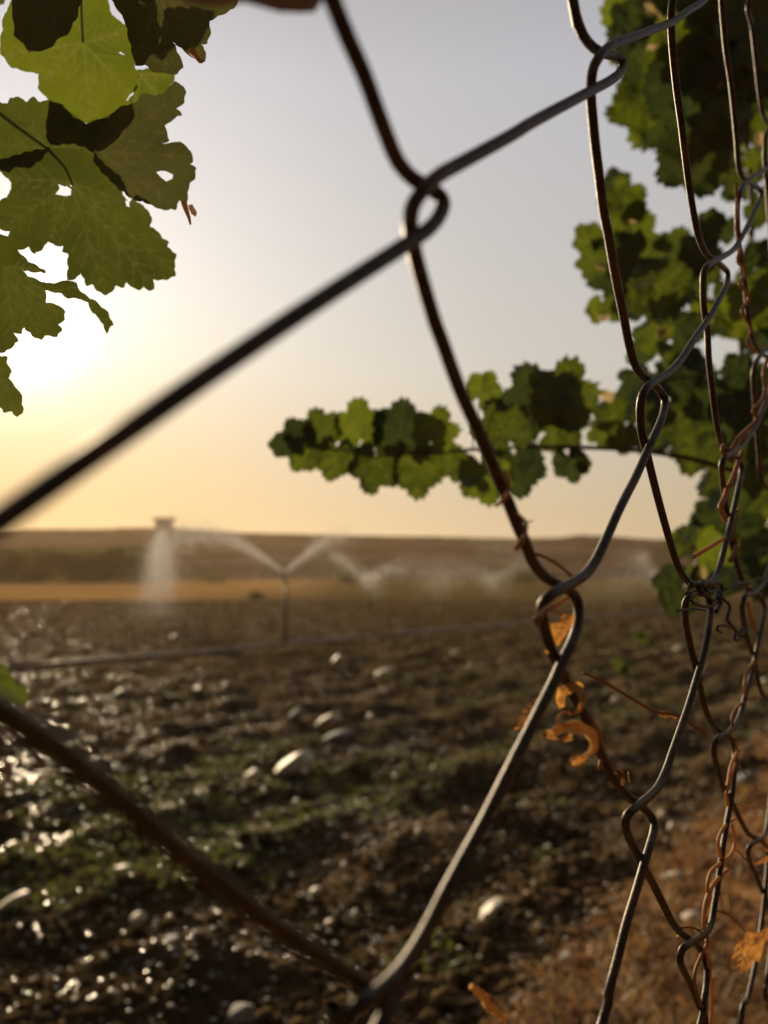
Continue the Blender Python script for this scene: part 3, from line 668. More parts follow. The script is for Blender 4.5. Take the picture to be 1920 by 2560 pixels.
def traced_leaf(name, px, hub, tips, depth, mat_, parent, tilt=(0, 0), res=0.0009, holes=(), tooth=0.0, toothn=0, wave=0.06, vw=0.00036, label=None, curl=0.0):
    cx = sum(p[0] for p in px)/len(px); cy = sum(p[1] for p in px)/len(px)
    P0 = W(cx, cy, depth)
    back = -(ray(cx, cy)).normalized(); right = Vector((0, 0, 1)).cross(back).normalized(); up = back.cross(right)
    n = (back+right*tilt[0]+up*tilt[1]).normalized(); r = (up.cross(n)).normalized(); uu = n.cross(r)
    def loc(p):
        d = ray(p[0], p[1]); t = (P0-CAM).dot(n)/d.dot(n); q = CAM+d*t-P0; return Vector((q.dot(r), q.dot(uu)))
    pl = [loc(p) for p in px]
    area = sum(pl[i-1].x*pl[i].y-pl[i].x*pl[i-1].y for i in range(len(pl)))
    SGN[0] = 1 if area > 0 else -1
    me = leaf_mesh(name, pl, loc(hub), [loc(t) for t in tips], res*0.9, [[loc(q) for q in h] for h in holes], tooth, toothn, wave, vw, curl)
    o = link(name, me, mat_)
    Mx = Matrix(((r.x, uu.x, n.x, P0.x), (r.y, uu.y, n.y, P0.y), (r.z, uu.z, n.z, P0.z), (0, 0, 0, 1)))
    if parent is not None:
        me.transform(Mx); me.transform(Matrix.Translation(-Vector(parent.location))); o.parent = parent
    else:
        o.matrix_world = Mx
    if label: o['label'] = label
    return o
Z1 = lambda pts: zt(0, 0, 700/1659, pts)
Z2 = lambda pts: zt(0, 600, 700/1659, pts)
def stem(parent, pts, r0, r1, m='stem', name='stem', n=8):
    P = catmull(pts, 0.002); mb = MB(); mb.tube(P, [r0+(r1-r0)*i/max(1, len(P)-1) for i in range(len(P))], n)
    o = mb.build(name, M[m]);
    if parent is not None:
        o.data.transform(Matrix.Translation(-Vector(parent.location))); o.parent = parent
    return o
lv = thing('grapevine', 'grapevine shoot with large backlit green leaves hanging at the upper left', 'grapevine', tuple(W(-60, -60, 0.36)))
leafs = [
 # outline, hub, vein tips, depth, tilt, holes, material
 ('a', Z1([(20, 90), (15, 180), (0, 250), (5, 320), (70, 400), (180, 428), (232, 440), (225, 520), (275, 572), (285, 605), (400, 665), (470, 715), (530, 727), (600, 700), (700, 665), (790, 630), (745, 590), (810, 520), (822, 450), (800, 400), (792, 330), (770, 230), (748, 145), (690, 110), (650, 60), (640, -60), (100, -80), (60, 30)]), Z1([(490, 258)])[0], Z1([(540, 700), (250, 480), (30, 330), (770, 560), (740, 180), (490, 0)]), 0.34, (0.1, 0.15), [Z1([(703, 312), (720, 322), (742, 328), (715, 306)])], 'leaf_young'),
 ('b', Z1([(100, -120), (70, 60), (85, 140), (80, 205), (145, 258), (170, 312), (240, 300), (310, 272), (335, 240), (400, 200), (455, 100), (500, -100)]), Z1([(300, -60)])[0], Z1([(170, 300), (90, 190), (330, 240)]), 0.305, (-0.1, 0.1), [], 'leaf_in_shade'),
 ('c', Z1([(655, -80), (662, 0), (692, 45), (742, 122), (762, 220), (790, 330), (800, 385), (860, 382), (900, 420), (970, 432), (1045, 437), (1085, 400), (1062, 330), (1025, 243), (1060, 275), (1110, 315), (1170, 360), (1212, 367), (1222, 315), (1195, 262), (1228, 262), (1245, 200), (1240, 120), (1380, 50), (1440, -40), (1300, -130)]), Z1([(960, -90)])[0], Z1([(980, 420), (1200, 350), (800, 360), (1230, 180)]), 0.30, (0.1, -0.2), [], 'leaf_in_shade'),
 ('d', Z1([(800, 420), (870, 408), (960, 418), (1032, 432), (1030, 482), (960, 580), (900, 600), (850, 580), (800, 640), (755, 600), (790, 560)]), Z1([(830, 440)])[0], Z1([(1020, 450), (940, 570), (800, 620)]), 0.37, (0.2, 0), [], 'leaf_young'),
 ('e', Z1([(700, 640), (800, 610), (850, 548), (900, 565), (960, 560), (1032, 483), (1085, 510), (1098, 545), (1090, 605), (1048, 645), (1082, 682), (1030, 705), (975, 748), (1005, 832), (960, 850), (1010, 852), (1065, 838), (1130, 895), (1143, 960), (1125, 975), (1160, 995), (1152, 1060), (1120, 1092), (1110, 1190), (1090, 1203), (1060, 1185), (1042, 1240), (960, 1242), (880, 1205), (780, 1178), (700, 1112), (600, 1010), (560, 950), (575, 860), (610, 740)]), Z1([(600, 900)])[0], Z1([(1080, 540), (1130, 930), (1040, 1220), (880, 1190), (740, 770)]), 0.325, (-0.25, 0.1), [Z1([(925, 1020), (955, 1052), (985, 1075), (1022, 1058), (1025, 1035), (985, 1015), (955, 1012)])], 'leaf_in_shade'),
 ('f', Z1([(-60, 620), (0, 608), (50, 615), (62, 580), (105, 578), (160, 602), (200, 573), (240, 605), (300, 595), (370, 622), (440, 680), (510, 732), (640, 692), (720, 660), (760, 760), (640, 900), (560, 940), (480, 890), (400, 886), (300, 884), (240, 960), (170, 1010), (90, 1000), (60, 1035), (-60, 1010)]), Z1([(290, 880)])[0], Z1([(60, 600), (320, 620), (-40, 850), (720, 700), (560, 900)]), 0.33, (0.1, 0.3), [], 'leaf'),
 ('k', Z1([(285, 640), (300, 598), (370, 625), (430, 690), (510, 735), (640, 695), (690, 670), (680, 760), (640, 880), (590, 930), (500, 870), (430, 850), (300, 860), (272, 800), (280, 700)]), Z1([(560, 900)])[0], Z1([(300, 700), (900, 600), (700, 1060)]), 0.334, (0.1, 0.1), [], 'leaf'),  # extra leaf added behind f to deepen its shadow patch
 ('g', Z1([(-40, 960), (0, 1010), (72, 1085), (58, 1150), (5, 1190), (-40, 1230), (-40, 1350), (55, 1372), (48, 1438), (110, 1482), (170, 1462), (205, 1503), (245, 1480), (290, 1425), (330, 1452), (378, 1455), (370, 1485), (405, 1500), (405, 1600), (400, 1660), (445, 1652), (482, 1618), (510, 1692), (550, 1687), (572, 1722), (620, 1747), (660, 1732), (685, 1692), (730, 1704), (752, 1672), (790, 1705), (822, 1717), (850, 1702), (885, 1720), (912, 1715), (905, 1657), (980, 1657), (1035, 1634), (1028, 1560), (1038, 1510), (985, 1465), (995, 1440), (950, 1405), (930, 1370), (885, 1345), (898, 1290), (860, 1232), (790, 1180), (770, 1195), (740, 1180), (700, 1075), (600, 990), (545, 925), (480, 885), (400, 880), (300, 876), (200, 890)]), Z1([(420, 1080)])[0], Z1([(1010, 1600), (620, 1720), (900, 1700), (300, 1430), (30, 1350), (860, 1240), (20, 1050)]), 0.337, (0.15, 0.1), [Z1([(330, 1150), (355, 1115), (345, 1090), (385, 1105), (425, 1095), (420, 1155), (390, 1160)]), Z1([(525, 895), (535, 892), (552, 915), (540, 920)]), Z1([(742, 1190), (765, 1188), (765, 1228), (748, 1222)])], 'leaf'),
 ('h', Z2([(-60, -60), (40, -20), (100, 60), (170, 130), (270, 183), (275, 197), (200, 190), (130, 183), (180, 222), (280, 262), (350, 255), (400, 240), (450, 255), (480, 312), (560, 360), (640, 430), (672, 500), (655, 512), (640, 557), (620, 520), (590, 462), (550, 432), (520, 372), (480, 347), (400, 342), (350, 312), (270, 302), (275, 372), (350, 388), (385, 425), (380, 470), (348, 500), (367, 530), (340, 572), (262, 565), (245, 593), (200, 572), (137, 515), (130, 550), (82, 550), (107, 600), (70, 637), (30, 667), (-60, 665)]), Z2([(20, 160)])[0], Z2([(370, 450), (250, 580), (90, 600), (640, 520), (270, 185)]), 0.31, (0.2, -0.15), [], 'leaf'),
 ('i', Z2([(-60, 640), (-60, 680), (40, 690), (45, 742), (70, 782), (48, 820), (100, 880), (125, 920), (137, 1000), (130, 1022), (102, 1050), (70, 1013), (30, 1022), (0, 990), (-60, 960)]), Z2([(-20, 760)])[0], Z2([(110, 1030), (60, 790), (20, 1000)]), 0.32, (0.1, 0.1), [], 'leaf'),
 ('j', Z1([(-60, 40), (20, 20), (40, -60), (-60, -90)]), Z1([(-40, -20)])[0], Z1([(20, 20)]), 0.4, (0, 0), [], 'leaf')]
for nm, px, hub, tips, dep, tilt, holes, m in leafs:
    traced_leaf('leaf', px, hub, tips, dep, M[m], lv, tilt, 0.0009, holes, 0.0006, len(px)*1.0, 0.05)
stem(lv, [W(-80, -900, .40), W(-70, -400, .39), W(-60, -60, .37), W(-55, 180, .37), W(-60, 390, .365), W(-55, 520, .36), W(-50, 760, .34)], 0.0024, 0.0010)
stem(lv, [W(-58, 300, .367), W(20, 350, .36), W(122, 371, .329)], 0.0008, 0.0005, 'rust_twine', 'petiole')
stem(lv, [W(110, 420, .366), W(150, 450, .36), W(178, 470, .339)], 0.0006, 0.0004, 'rust_twine', 'petiole')
stem(lv, [W(200, -60, .35), W(198, 20, .345), W(207, 108, .339)], 0.0006, 0.0005, 'rust_twine', 'petiole')
for pts_ in (Z1([(1135, 300), (1160, 330), (1185, 365), (1205, 362)]), Z1([(1090, 1200), (1105, 1250), (1120, 1290), (1128, 1330)])):
    stem(lv, [W(u, v, 0.30 if v < 300 else 0.315) for u, v in pts_], 0.0012, 0.0004, 'twine', 'dry_tip', 6)
traced_leaf('dry_tip', Z1([(1115, 1215), (1140, 1210), (1168, 1260), (1160, 1285), (1135, 1270), (1120, 1240)]), Z1([(1120, 1220)])[0], Z1([(1150, 1270)]), 0.315, M['leaf_brown'], lv, res=0.001)
# a brown leaf very close to the lens at the top edge
bl = thing('brown_leaf', 'blurred brown dead leaf close to the lens at the top edge', 'dead leaf', tuple(W(600, -150, 0.125)))
traced_leaf('blade', [(420, -200), (400, -40), (470, 8), (540, 20), (610, 12), (700, 32), (790, 26), (830, -40), (820, -200)], (600, -200), [(480, -20), (700, 0), (780, -10)], 0.115, M['leaf_brown'], bl, (0.1, 0.5), 0.0012)
# a small leaf at the left edge in the middle
ll = thing('vine_leaf', 'small yellow-green vine leaf peeking in at the left edge over the soil', 'leaf', tuple(W(-40, 1690, 0.5)))
traced_leaf('blade', zt(0, 1250, 700/1659, [(-60, 940), (0, 965), (40, 1000), (62, 1060), (100, 1098), (142, 1100), (162, 1150), (150, 1222), (110, 1222), (60, 1202), (0, 1195), (-60, 1180)]), (-20, 1690), [(60, 1740), (20, 1680), (10, 1750)], 0.6, M['leaf_far'], ll, (0.1, 0.2), 0.002, tooth=0.0012, toothn=9)
stem(ll, [W(-60, 1690, .6), W(-20, 1690, .6)], .001, .001, 'green_stem', 'petiole')

# template leaves for the vines farther off
def template(seed):
    random.seed(seed); pts = []
    lobes = [(90, 1.0, 30), (30, 0.92, 27), (150, 0.92, 27), (-30, 0.76, 30), (210, 0.76, 30)]
    n = 132
    for i in range(n):
        a = -90+360*(i+0.5)/n; r = 0.82 if seed % 2 else 0.72
        for la, lr, lw in lobes:
            d = (a-la+180) % 360-180; r = max(r, lr*random.uniform(0.97, 1.03)*math.exp(-abs(d/(lw*1.15))**2.6*0.5))
        s = abs((a+90+180) % 360-180)
        if s < 22: r *= 0.35+0.65*s/22
        r *= 1+0.12*((((a+3*math.sin(a*0.11+seed))/14.4) % 1.0)-0.5)*random.uniform(0.8, 1.3)
        pts.append(Vector((r*math.cos(math.radians(a)), r*math.sin(math.radians(a)))))
    SGN[0] = 1
    return leaf_mesh('leaf', pts, (0, -0.08), [(0.95*math.cos(math.radians(l[0]))*l[1], 0.95*math.sin(math.radians(l[0]))*l[1]) for l in lobes], 0.06, (), 0.0, 0, 0.16, 0.018, 0.10)
TM = [template(s) for s in (1, 2, 3, 4, 5)]
for t in TM: t.materials.append(M['leaf_far']); t.polygons.foreach_set('use_smooth', [True]*len(t.polygons))
SHADED = []  # template copies coloured as if in shade
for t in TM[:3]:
    q = t.copy(); q.materials.clear(); q.materials.append(M['leaf_shade']); SHADED.append(q)
TC = TM[0].copy(); TC.materials.clear(); TC.materials.append(M['leaf_cream'])
random.seed(21)
rv = thing('grapevine', 'dense grapevine with many dark green leaves rising behind the mesh at the right', 'grapevine', (0.95, 1.25, 0))
sv = thing('vine_shoot', 'long horizontal vine shoot of small leaves reaching left across the sky', 'vine shoot', tuple(W(1480, 1120, 0.85)))
def place_leaf(parent, u, v, r, rot, depth, me=None, tl=0.45, sx=1.0):
    me = me or (random.choice(TM) if random.random() < 0.62 else random.choice(SHADED)); o = bpy.data.objects.new('leaf', me); C.objects.link(o)
    P0 = W(u, v, depth); s = r*depth/F*1.08
    back = -(ray(u, v)).normalized(); right = Vector((0, 0, 1)).cross(back).normalized(); up = back.cross(right)
    n = (back+right*random.uniform(-tl, tl)+up*random.uniform(-tl, tl)).normalized()
    if random.random() < 0.5: n = -n
    a = math.radians(rot); y = (right*math.cos(a)+up*math.sin(a)); y = (y-n*y.dot(n)).normalized(); x = y.cross(n)
    Mx = Matrix(((x.x*s*sx, y.x*s, n.x*s, P0.x), (x.y*s*sx, y.y*s, n.y*s, P0.y), (x.z*s*sx, y.z*s, n.z*s, P0.z), (0, 0, 0, 1)))
    o.parent = parent; o.matrix_local = Matrix.Translation(-Vector(parent.location)) @ Mx
    return o
# (u, v, radius, direction of the tip in degrees)
shoot = [(708, 1112, 30, 175), (748, 1092, 42, 120), (762, 1132, 42, 235), (805, 1078, 50, 110), (838, 1140, 50, 260), (900, 1075, 62, 95), (935, 1160, 62, 255), (1000, 1085, 68, 85), (1035, 1165, 66, 275), (1085, 1085, 56, 70), (1125, 1150, 48, 290), (1205, 978, 42, 60), (1210, 1185, 62, 285), (1262, 1080, 70, 115), (1290, 1160, 66, 280), (1345, 1015, 88, 110), (1405, 1005, 86, 75), (1390, 1070, 60, 20), (1425, 1155, 42, 280), (1455, 1160, 22, 300)]
for u, v, r, a in shoot: place_leaf(sv, u, v, r*1.22, a, 0.85+random.uniform(-0.03, 0.03), tl=0.3)
stem(sv, [W(u, v, 0.85) for u, v in [(700, 1112), (800, 1120), (900, 1128), (1000, 1133), (1100, 1130), (1180, 1124), (1300, 1118), (1420, 1118), (1540, 1122), (1640, 1132), (1740, 1150), (1860, 1185)]], 0.0010, 0.0028)
stem(sv, [W(1180, 1124, .85), W(1190, 1050, .85), W(1200, 990, .85)], .001, .0007, 'green_stem', 'petiole')
stem(sv, [W(1300, 1118, .85), W(1330, 1070, .85), W(1345, 1020, .85)], .001, .0007, 'green_stem', 'petiole')
vine = [(1620, 70, 95, 150), (1580, 55, 50, 200), (1660, 20, 80, 60), (1650, 130, 90, 230), (1625, 255, 88, 250), (1665, 215, 90, 190), (1730, 120, 105, 270), (1720, 210, 95, 300), (1735, 380, 90, 280), (1700, 330, 65, 240), (1770, 330, 60, 300), (1780, 230, 80, 0), (1800, 60, 110, 40), (1845, 160, 105, 260), (1900, 60, 105, 30), (1890, 260, 85, 300), (1820, 300, 55, 250), (1900, 180, 90, 0),
 (1850, 445, 55, 230), (1905, 405, 40, 30), (1900, 520, 45, 320),
 (1540, 470, 42, 100), (1560, 520, 64, 100), (1575, 580, 66, 80), (1475, 600, 40, 130), (1480, 650, 42, 250), (1545, 660, 80, 200), (1610, 650, 84, 250), (1680, 640, 70, 60), (1650, 720, 80, 280), (1570, 740, 60, 230), (1720, 690, 66, 0), (1745, 640, 55, 60), (1800, 585, 46, 100), (1780, 560, 36, 150), (1500, 770, 34, 250), (1525, 770, 30, 300),
 (1800, 790, 50, 300), (1860, 770, 66, 260), (1905, 740, 66, 20), (1900, 650, 48, 60), (1910, 820, 66, 300), (1760, 780, 40, 200),
 (1640, 840, 52, 160), (1700, 830, 56, 40), (1690, 880, 45, 300), (1720, 920, 50, 0), (1610, 880, 40, 200),
 (1600, 960, 52, 140), (1580, 1010, 50, 170), (1530, 1040, 46, 160), (1510, 1080, 40, 200), (1560, 1090, 46, 270), (1640, 1010, 66, 200), (1680, 960, 60, 60), (1700, 1040, 76, 300), (1640, 1080, 56, 240), (1740, 1120, 60, 250), (1760, 1000, 72, 80), (1850, 930, 46, 120), (1830, 1010, 70, 150), (1890, 990, 76, 30), (1860, 1080, 76, 300), (1800, 1110, 60, 250), (1910, 1130, 66, 0),
 (1815, 1200, 62, 200), (1880, 1220, 76, 300), (1840, 1280, 70, 200), (1780, 1290, 46, 190), (1745, 1350, 50, 150), (1790, 1360, 60, 250), (1860, 1360, 70, 320), (1705, 1365, 36, 120), (1900, 1440, 56, 260), (1690, 1460, 50, 170), (1700, 1500, 46, 240), (1760, 1440, 50, 300), (1820, 1440, 50, 260)]
extra = []
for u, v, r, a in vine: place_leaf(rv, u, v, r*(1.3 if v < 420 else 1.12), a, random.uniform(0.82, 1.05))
random.seed(5)
def rand_band():
    while True:
        v = random.uniform(-60, 1460); left = 1790 if v < 340 else (1880 if v < 700 else (1790 if v < 1200 else 1830))
        u = random.uniform(left, 2250)
        if u > 1935 or not (300 < v < 690 or 810 < v < 930 or 180 < v < 240): return u, v
# the deeper leaves of the plant, past the first hundred, make one mass
def foliage_mass(n):
    V = []; Fc = []
    outl = [v.co.copy() for v in TM[0].vertices]; tri = [tuple(p.vertices) for p in TM[0].polygons]
    for k in range(n):
        u, v = rand_band(); r = random.uniform(50, 95); dep = random.uniform(1.05, 1.5)
        P0 = W(u, v, dep); s = r*dep/F*1.0
        back = -(ray(u, v)).normalized(); right = Vector((0, 0, 1)).cross(back).normalized(); up = back.cross(right)
        nn = (back+right*random.uniform(-.6, .6)+up*random.uniform(-.6, .6)).normalized(); a = random.uniform(3, 6.4)
        y = (right*math.cos(a)+up*math.sin(a)); y = (y-nn*y.dot(nn)).normalized(); x = y.cross(nn); i0 = len(V)
        V += [tuple(P0+(x*q.x+y*q.y+nn*q.z)*s-Vector(rv.location)) for q in outl]; Fc += [tuple(i+i0 for i in f) for f in tri]
    o = link('foliage', fast_mesh('foliage', np.array(V), np.array(Fc)), M['leaf_far']); o.parent = rv; o['kind'] = 'stuff'
foliage_mass(70)
for u, v, r, a in [(1630, 22, 34, 300), (1812, 200, 28, 240), (1582, 555, 14, 0), (1727, 680, 14, 270), (1655, 825, 24, 250), (1520, 990, 30, 150), (1900, 350, 26, 280), (1735, 1370, 16, 270), (1760, 1430, 18, 270), (1668, 325, 16, 90), (1628, 118, 16, 0), (1503, 665, 16, 0), (1508, 795, 18, 0)]:
    place_leaf(rv, u, v, r, a, 0.86, TC, 0.8, 0.5)['label'] = 'dry cream-coloured leaf'
for pts_, r0, r1 in [([(1700, 1520, 1.0), (1740, 1420, 1.0), (1800, 1290, 1.0), (1840, 1150, 1.0), (1860, 1000, 1.0), (1850, 760, 1.0), (1880, 560, 1.0), (1860, 300, 1.0), (1820, 60, 1.0), (1800, -200, 1.0)], .004, .003),
                     ([(1850, 760, 1.0), (1790, 755, .98), (1720, 745, .97), (1640, 730, .95), (1560, 700, .93)], .0028, .0014),
                     ([(1870, 580, 1.0), (1900, 630, .97), (1925, 590, .97)], .002, .001), ([(1870, 600, 1.0), (1895, 625, .97), (1860, 655, .95), (1840, 655, .95)], .0016, .0008),
                     ([(1840, 280, 1.0), (1780, 330, .97), (1745, 360, .94), (1735, 370, .92)], .002, .001), ([(1860, 300, 1), (1760, 240, .97), (1680, 230, .95)], .0024, .0012),
                     ([(1860, 1000, 1), (1780, 960, .98), (1690, 940, .96), (1600, 1000, .94)], .0024, .0012)]:
    stem(rv, [W(u, v, d) for u, v, d in pts_], r0, r1)
stem(rv, [(1.55, 1.6, 0.0), (1.45, 1.5, 0.3), (1.25, 1.35, 0.6), W(1960, 1500, 1.2), W(1860, 1200, 1.05)], .022, .006, 'bark', 'trunk')

# ------------------------------------------------------------------ dry leaves and tendrils caught on the mesh
ZD = lambda pts: zt(1200, 1350, 500/1659, pts)
ZG = lambda pts: zt(1520, 1050, 400/1659, pts)
ZW = lambda pts: zt(1420, 1500, 500/1659, pts)
ZR = lambda pts: zt(1320, 1960, 600/1659, pts)
ZP = lambda pts: zt(700, 1960, 600/1659, pts)
Z6 = lambda pts: zt(640, 850, 700/1659, pts)
def strand(parent, px, r, m='twine', name='tendril', off=0.0, r1=None, wig=0.0):
    P = []
    for i, (u, v) in enumerate(px):
        d = fence_depth(min(u, 1925))+off+wig*math.sin(i*1.9)
        P.append(W(u, v, d))
    q = 0.55 if parent['category'] in ('dead twig', 'tendril') and px[0][0] < 1700 else 0.75
    return stem(parent, P, r*q, (r if r1 is None else r1)*q, m, name, 7)
D0 = fence_depth(1410)
dl = thing('withered_twig', 'withered twig with curled orange leaves hanging from the lower middle wire knot', 'dead twig', tuple(W(1430, 1600, D0)))
traced_leaf('dry_leaf', ZD([(530, 700), (560, 685), (640, 690), (670, 650), (700, 610), (750, 625), (778, 615), (785, 680), (765, 730), (730, 740), (690, 810), (672, 860), (632, 893), (600, 880), (585, 942), (553, 935), (560, 870), (545, 800), (560, 760)]), ZD([(760, 640)])[0], ZD([(600, 880), (560, 720)]), D0-0.004, M['leaf_dry'], dl, (0.5, 0.1), 0.0006, wave=0.22, label='bright orange crinkled leaf inside the wire loop')
traced_leaf('dry_leaf', ZD([(268, 1580), (330, 1475), (420, 1350), (455, 1305), (515, 1302), (560, 1310), (500, 1420), (440, 1500), (395, 1580), (360, 1555), (372, 1515), (310, 1570)]), ZD([(500, 1310)])[0], ZD([(280, 1570), (390, 1550)]), D0+0.006, M['leaf_dry'], dl, (-0.5, 0.2), 0.0006, wave=0.2)
traced_leaf('dry_leaf', ZD([(650, 1390), (620, 1330), (655, 1240), (720, 1180), (820, 1172), (872, 1218), (850, 1262), (760, 1268), (715, 1295), (695, 1375)]), ZD([(840, 1230)])[0], ZD([(660, 1360), (680, 1240)]), D0+0.004, M['leaf_dry'], dl, (0.4, -0.4), 0.0006, wave=0.25)
traced_leaf('dry_leaf', ZD([(500, 1642), (560, 1560), (620, 1600), (650, 1635), (700, 1612), (765, 1598), (768, 1655), (700, 1675), (640, 1650), (560, 1640)]), ZD([(620, 1620)])[0], ZD([(510, 1640), (750, 1640)]), D0-0.002, M['leaf_dry'], dl, (0.2, 0.5), 0.0006, wave=0.2, label='small orange flap at the curled leaf tip')
traced_leaf('dry_leaf', ZD([(742, 1825), (765, 1790), (850, 1780), (900, 1800), (870, 1840), (825, 1882), (770, 1862)]), ZD([(860, 1800)])[0], ZD([(760, 1830)]), D0-0.002, M['leaf_dry'], dl, (0.2, 0.3), 0.0005, wave=0.3)
def rolled(parent, px, r, d0, m, name='curled_leaf'):
    P = catmull([W(u, v, d0) for u, v in px], 0.0008); V = []; Fc = []; n = 12
    for i, p in enumerate(P):
        t = (P[min(i+1, len(P)-1)]-P[max(i-1, 0)]).normalized(); a = t.cross((CAM-p).normalized()).normalized(); b = t.cross(a)
        f = i/(len(P)-1); rr = r*(0.35+0.65*math.sin(math.pi*min(1, f*1.15+0.08))**0.6)
        for k in range(n):
            w = 2*math.pi*k/n; q = rr*(1+0.22*math.sin(i*0.85)*math.sin(w*2)+0.30*noise.noise(Vector((i*0.35, w, 0)))+0.12*math.sin(i*1.6))
            V.append(p+(a*math.cos(w)+b*math.sin(w)*0.7)*q-Vector(parent.location))
    for i in range(len(P)-1):
        for k in range(n-1):
            Fc.append((i*n+k, i*n+k+1, (i+1)*n+k+1, (i+1)*n+k))
    o = link(name, mesh(name, V, Fc), m); o.parent = parent; return o
rolled(dl, ZD([(600, 1600), (660, 1565), (740, 1548), (820, 1552), (890, 1580), (938, 1640), (945, 1710), (905, 1770), (840, 1805), (790, 1820)]), 0.0012, D0, M['husk'])
rolled(dl, ZD([(845, 1250), (850, 1310), (835, 1390), (800, 1430), (758, 1450)]), 0.0006, D0, M['husk'])
strand(dl, ZD([(590, 555), (540, 590), (490, 640), (462, 660), (480, 690)]), 0.0010, 'rust_twine', 'stem', -0.012, 0.0013)
strand(dl, ZD([(590, 555), (640, 590), (690, 620)]), 0.0004, 'twine', 'stem', -0.004)
strand(dl, ZD([(590, 560), (660, 520), (720, 480), (780, 430)]), 0.0008, 'twine', 'stem', 0.006)
strand(dl, ZD([(750, 1445), (720, 1425), (680, 1440), (648, 1480), (665, 1525), (720, 1545)]), 0.0006, 'twine', 'tendril', 0.0)
strand(dl, ZD([(700, 1100), (720, 1150), (780, 1190), (830, 1250)]), 0.0007, 'rust_twine', 'stem', 0.004)
strand(dl, ZD([(900, 1450), (950, 1540), (1000, 1640), (1018, 1740), (1005, 1830), (985, 1900)]), 0.0012, 'rust_twine', 'stem', 0.004, 0.0009)
strand(dl, ZD([(985, 1895), (1060, 1890), (1130, 1905), (1180, 1950), (1200, 2010)]), 0.0005, 'rust_twine', 'tendril', 0.006)
strand(dl, ZD([(1130, 1905), (1160, 1900), (1185, 1930)]), 0.0004, 'twine', 'tendril', 0.006)
strand(dl, ZD([(1235, 1925), (1232, 1960), (1242, 2012)]), 0.0005, 'twine', 'tendril', 0.004)
traced_leaf('dry_leaf', ZD([(1110, 1920), (1160, 1905), (1200, 1950), (1215, 2010), (1180, 2040), (1150, 1980)]), ZD([(1130, 1915)])[0], ZD([(1190, 2020)]), D0+0.02, M['leaf_brown'], dl, (0.3, 0.3), 0.0008, wave=0.2)
# tendril twisted round the long middle wire
td = thing('dry_tendril', 'thin dry tendril coiled round the long middle wire above its knot', 'tendril', tuple(W(1290, 1300, fence_depth(1290))))
strand(td, Z6([(1425, 975), (1445, 965), (1490, 915), (1500, 900)]), 0.0008, 'twine', 'coil', -0.0035)
strand(td, Z6([(1470, 770), (1495, 830), (1498, 900), (1480, 950)]), 0.0007, 'rust_twine', 'coil', 0.003)
strand(td, Z6([(1545, 1030), (1575, 1055), (1600, 1085), (1600, 1120), (1590, 1170), (1560, 1210), (1550, 1235)]), 0.0007, 'rust_twine', 'coil', -0.0035)
strand(td, Z6([(1590, 1075), (1615, 1078), (1642, 1070)]), 0.0004, 'rust_twine', 'tip', -0.003, 0.0002)
strand(td, ZD([(300, 75), (320, 40), (345, 10)]), 0.0012, 'twine', 'coil', -0.003)
strand(td, ZD([(470, 115), (520, 135), (600, 175), (680, 225), (740, 285), (775, 320)]), 0.0007, 'rust_twine', 'stem', 0.004)
# slack dry stem behind the lower mesh
ds = thing('dry_runner', 'long slack dry stem trailing behind the lower right wires over the field', 'dry stem', tuple(W(1600, 1790, 0.34)))
stem(ds, [W(u, v, 0.36) for u, v in ZD([(850, 1105), (960, 1140), (1100, 1220), (1300, 1340), (1450, 1425), (1600, 1445), (1680, 1480), (1800, 1560), (1880, 1620)])], 0.0006, 0.0008, 'rust_twine')
traced_leaf('dry_leaf', ZW([(725, 920), (780, 915), (860, 925), (945, 960), (900, 985), (840, 960), (810, 985), (760, 960)]), ZW([(930, 960)])[0], ZW([(740, 925)]), 0.36, M['leaf_dry'], ds, (0.3, 0.4), 0.0007, wave=0.15)
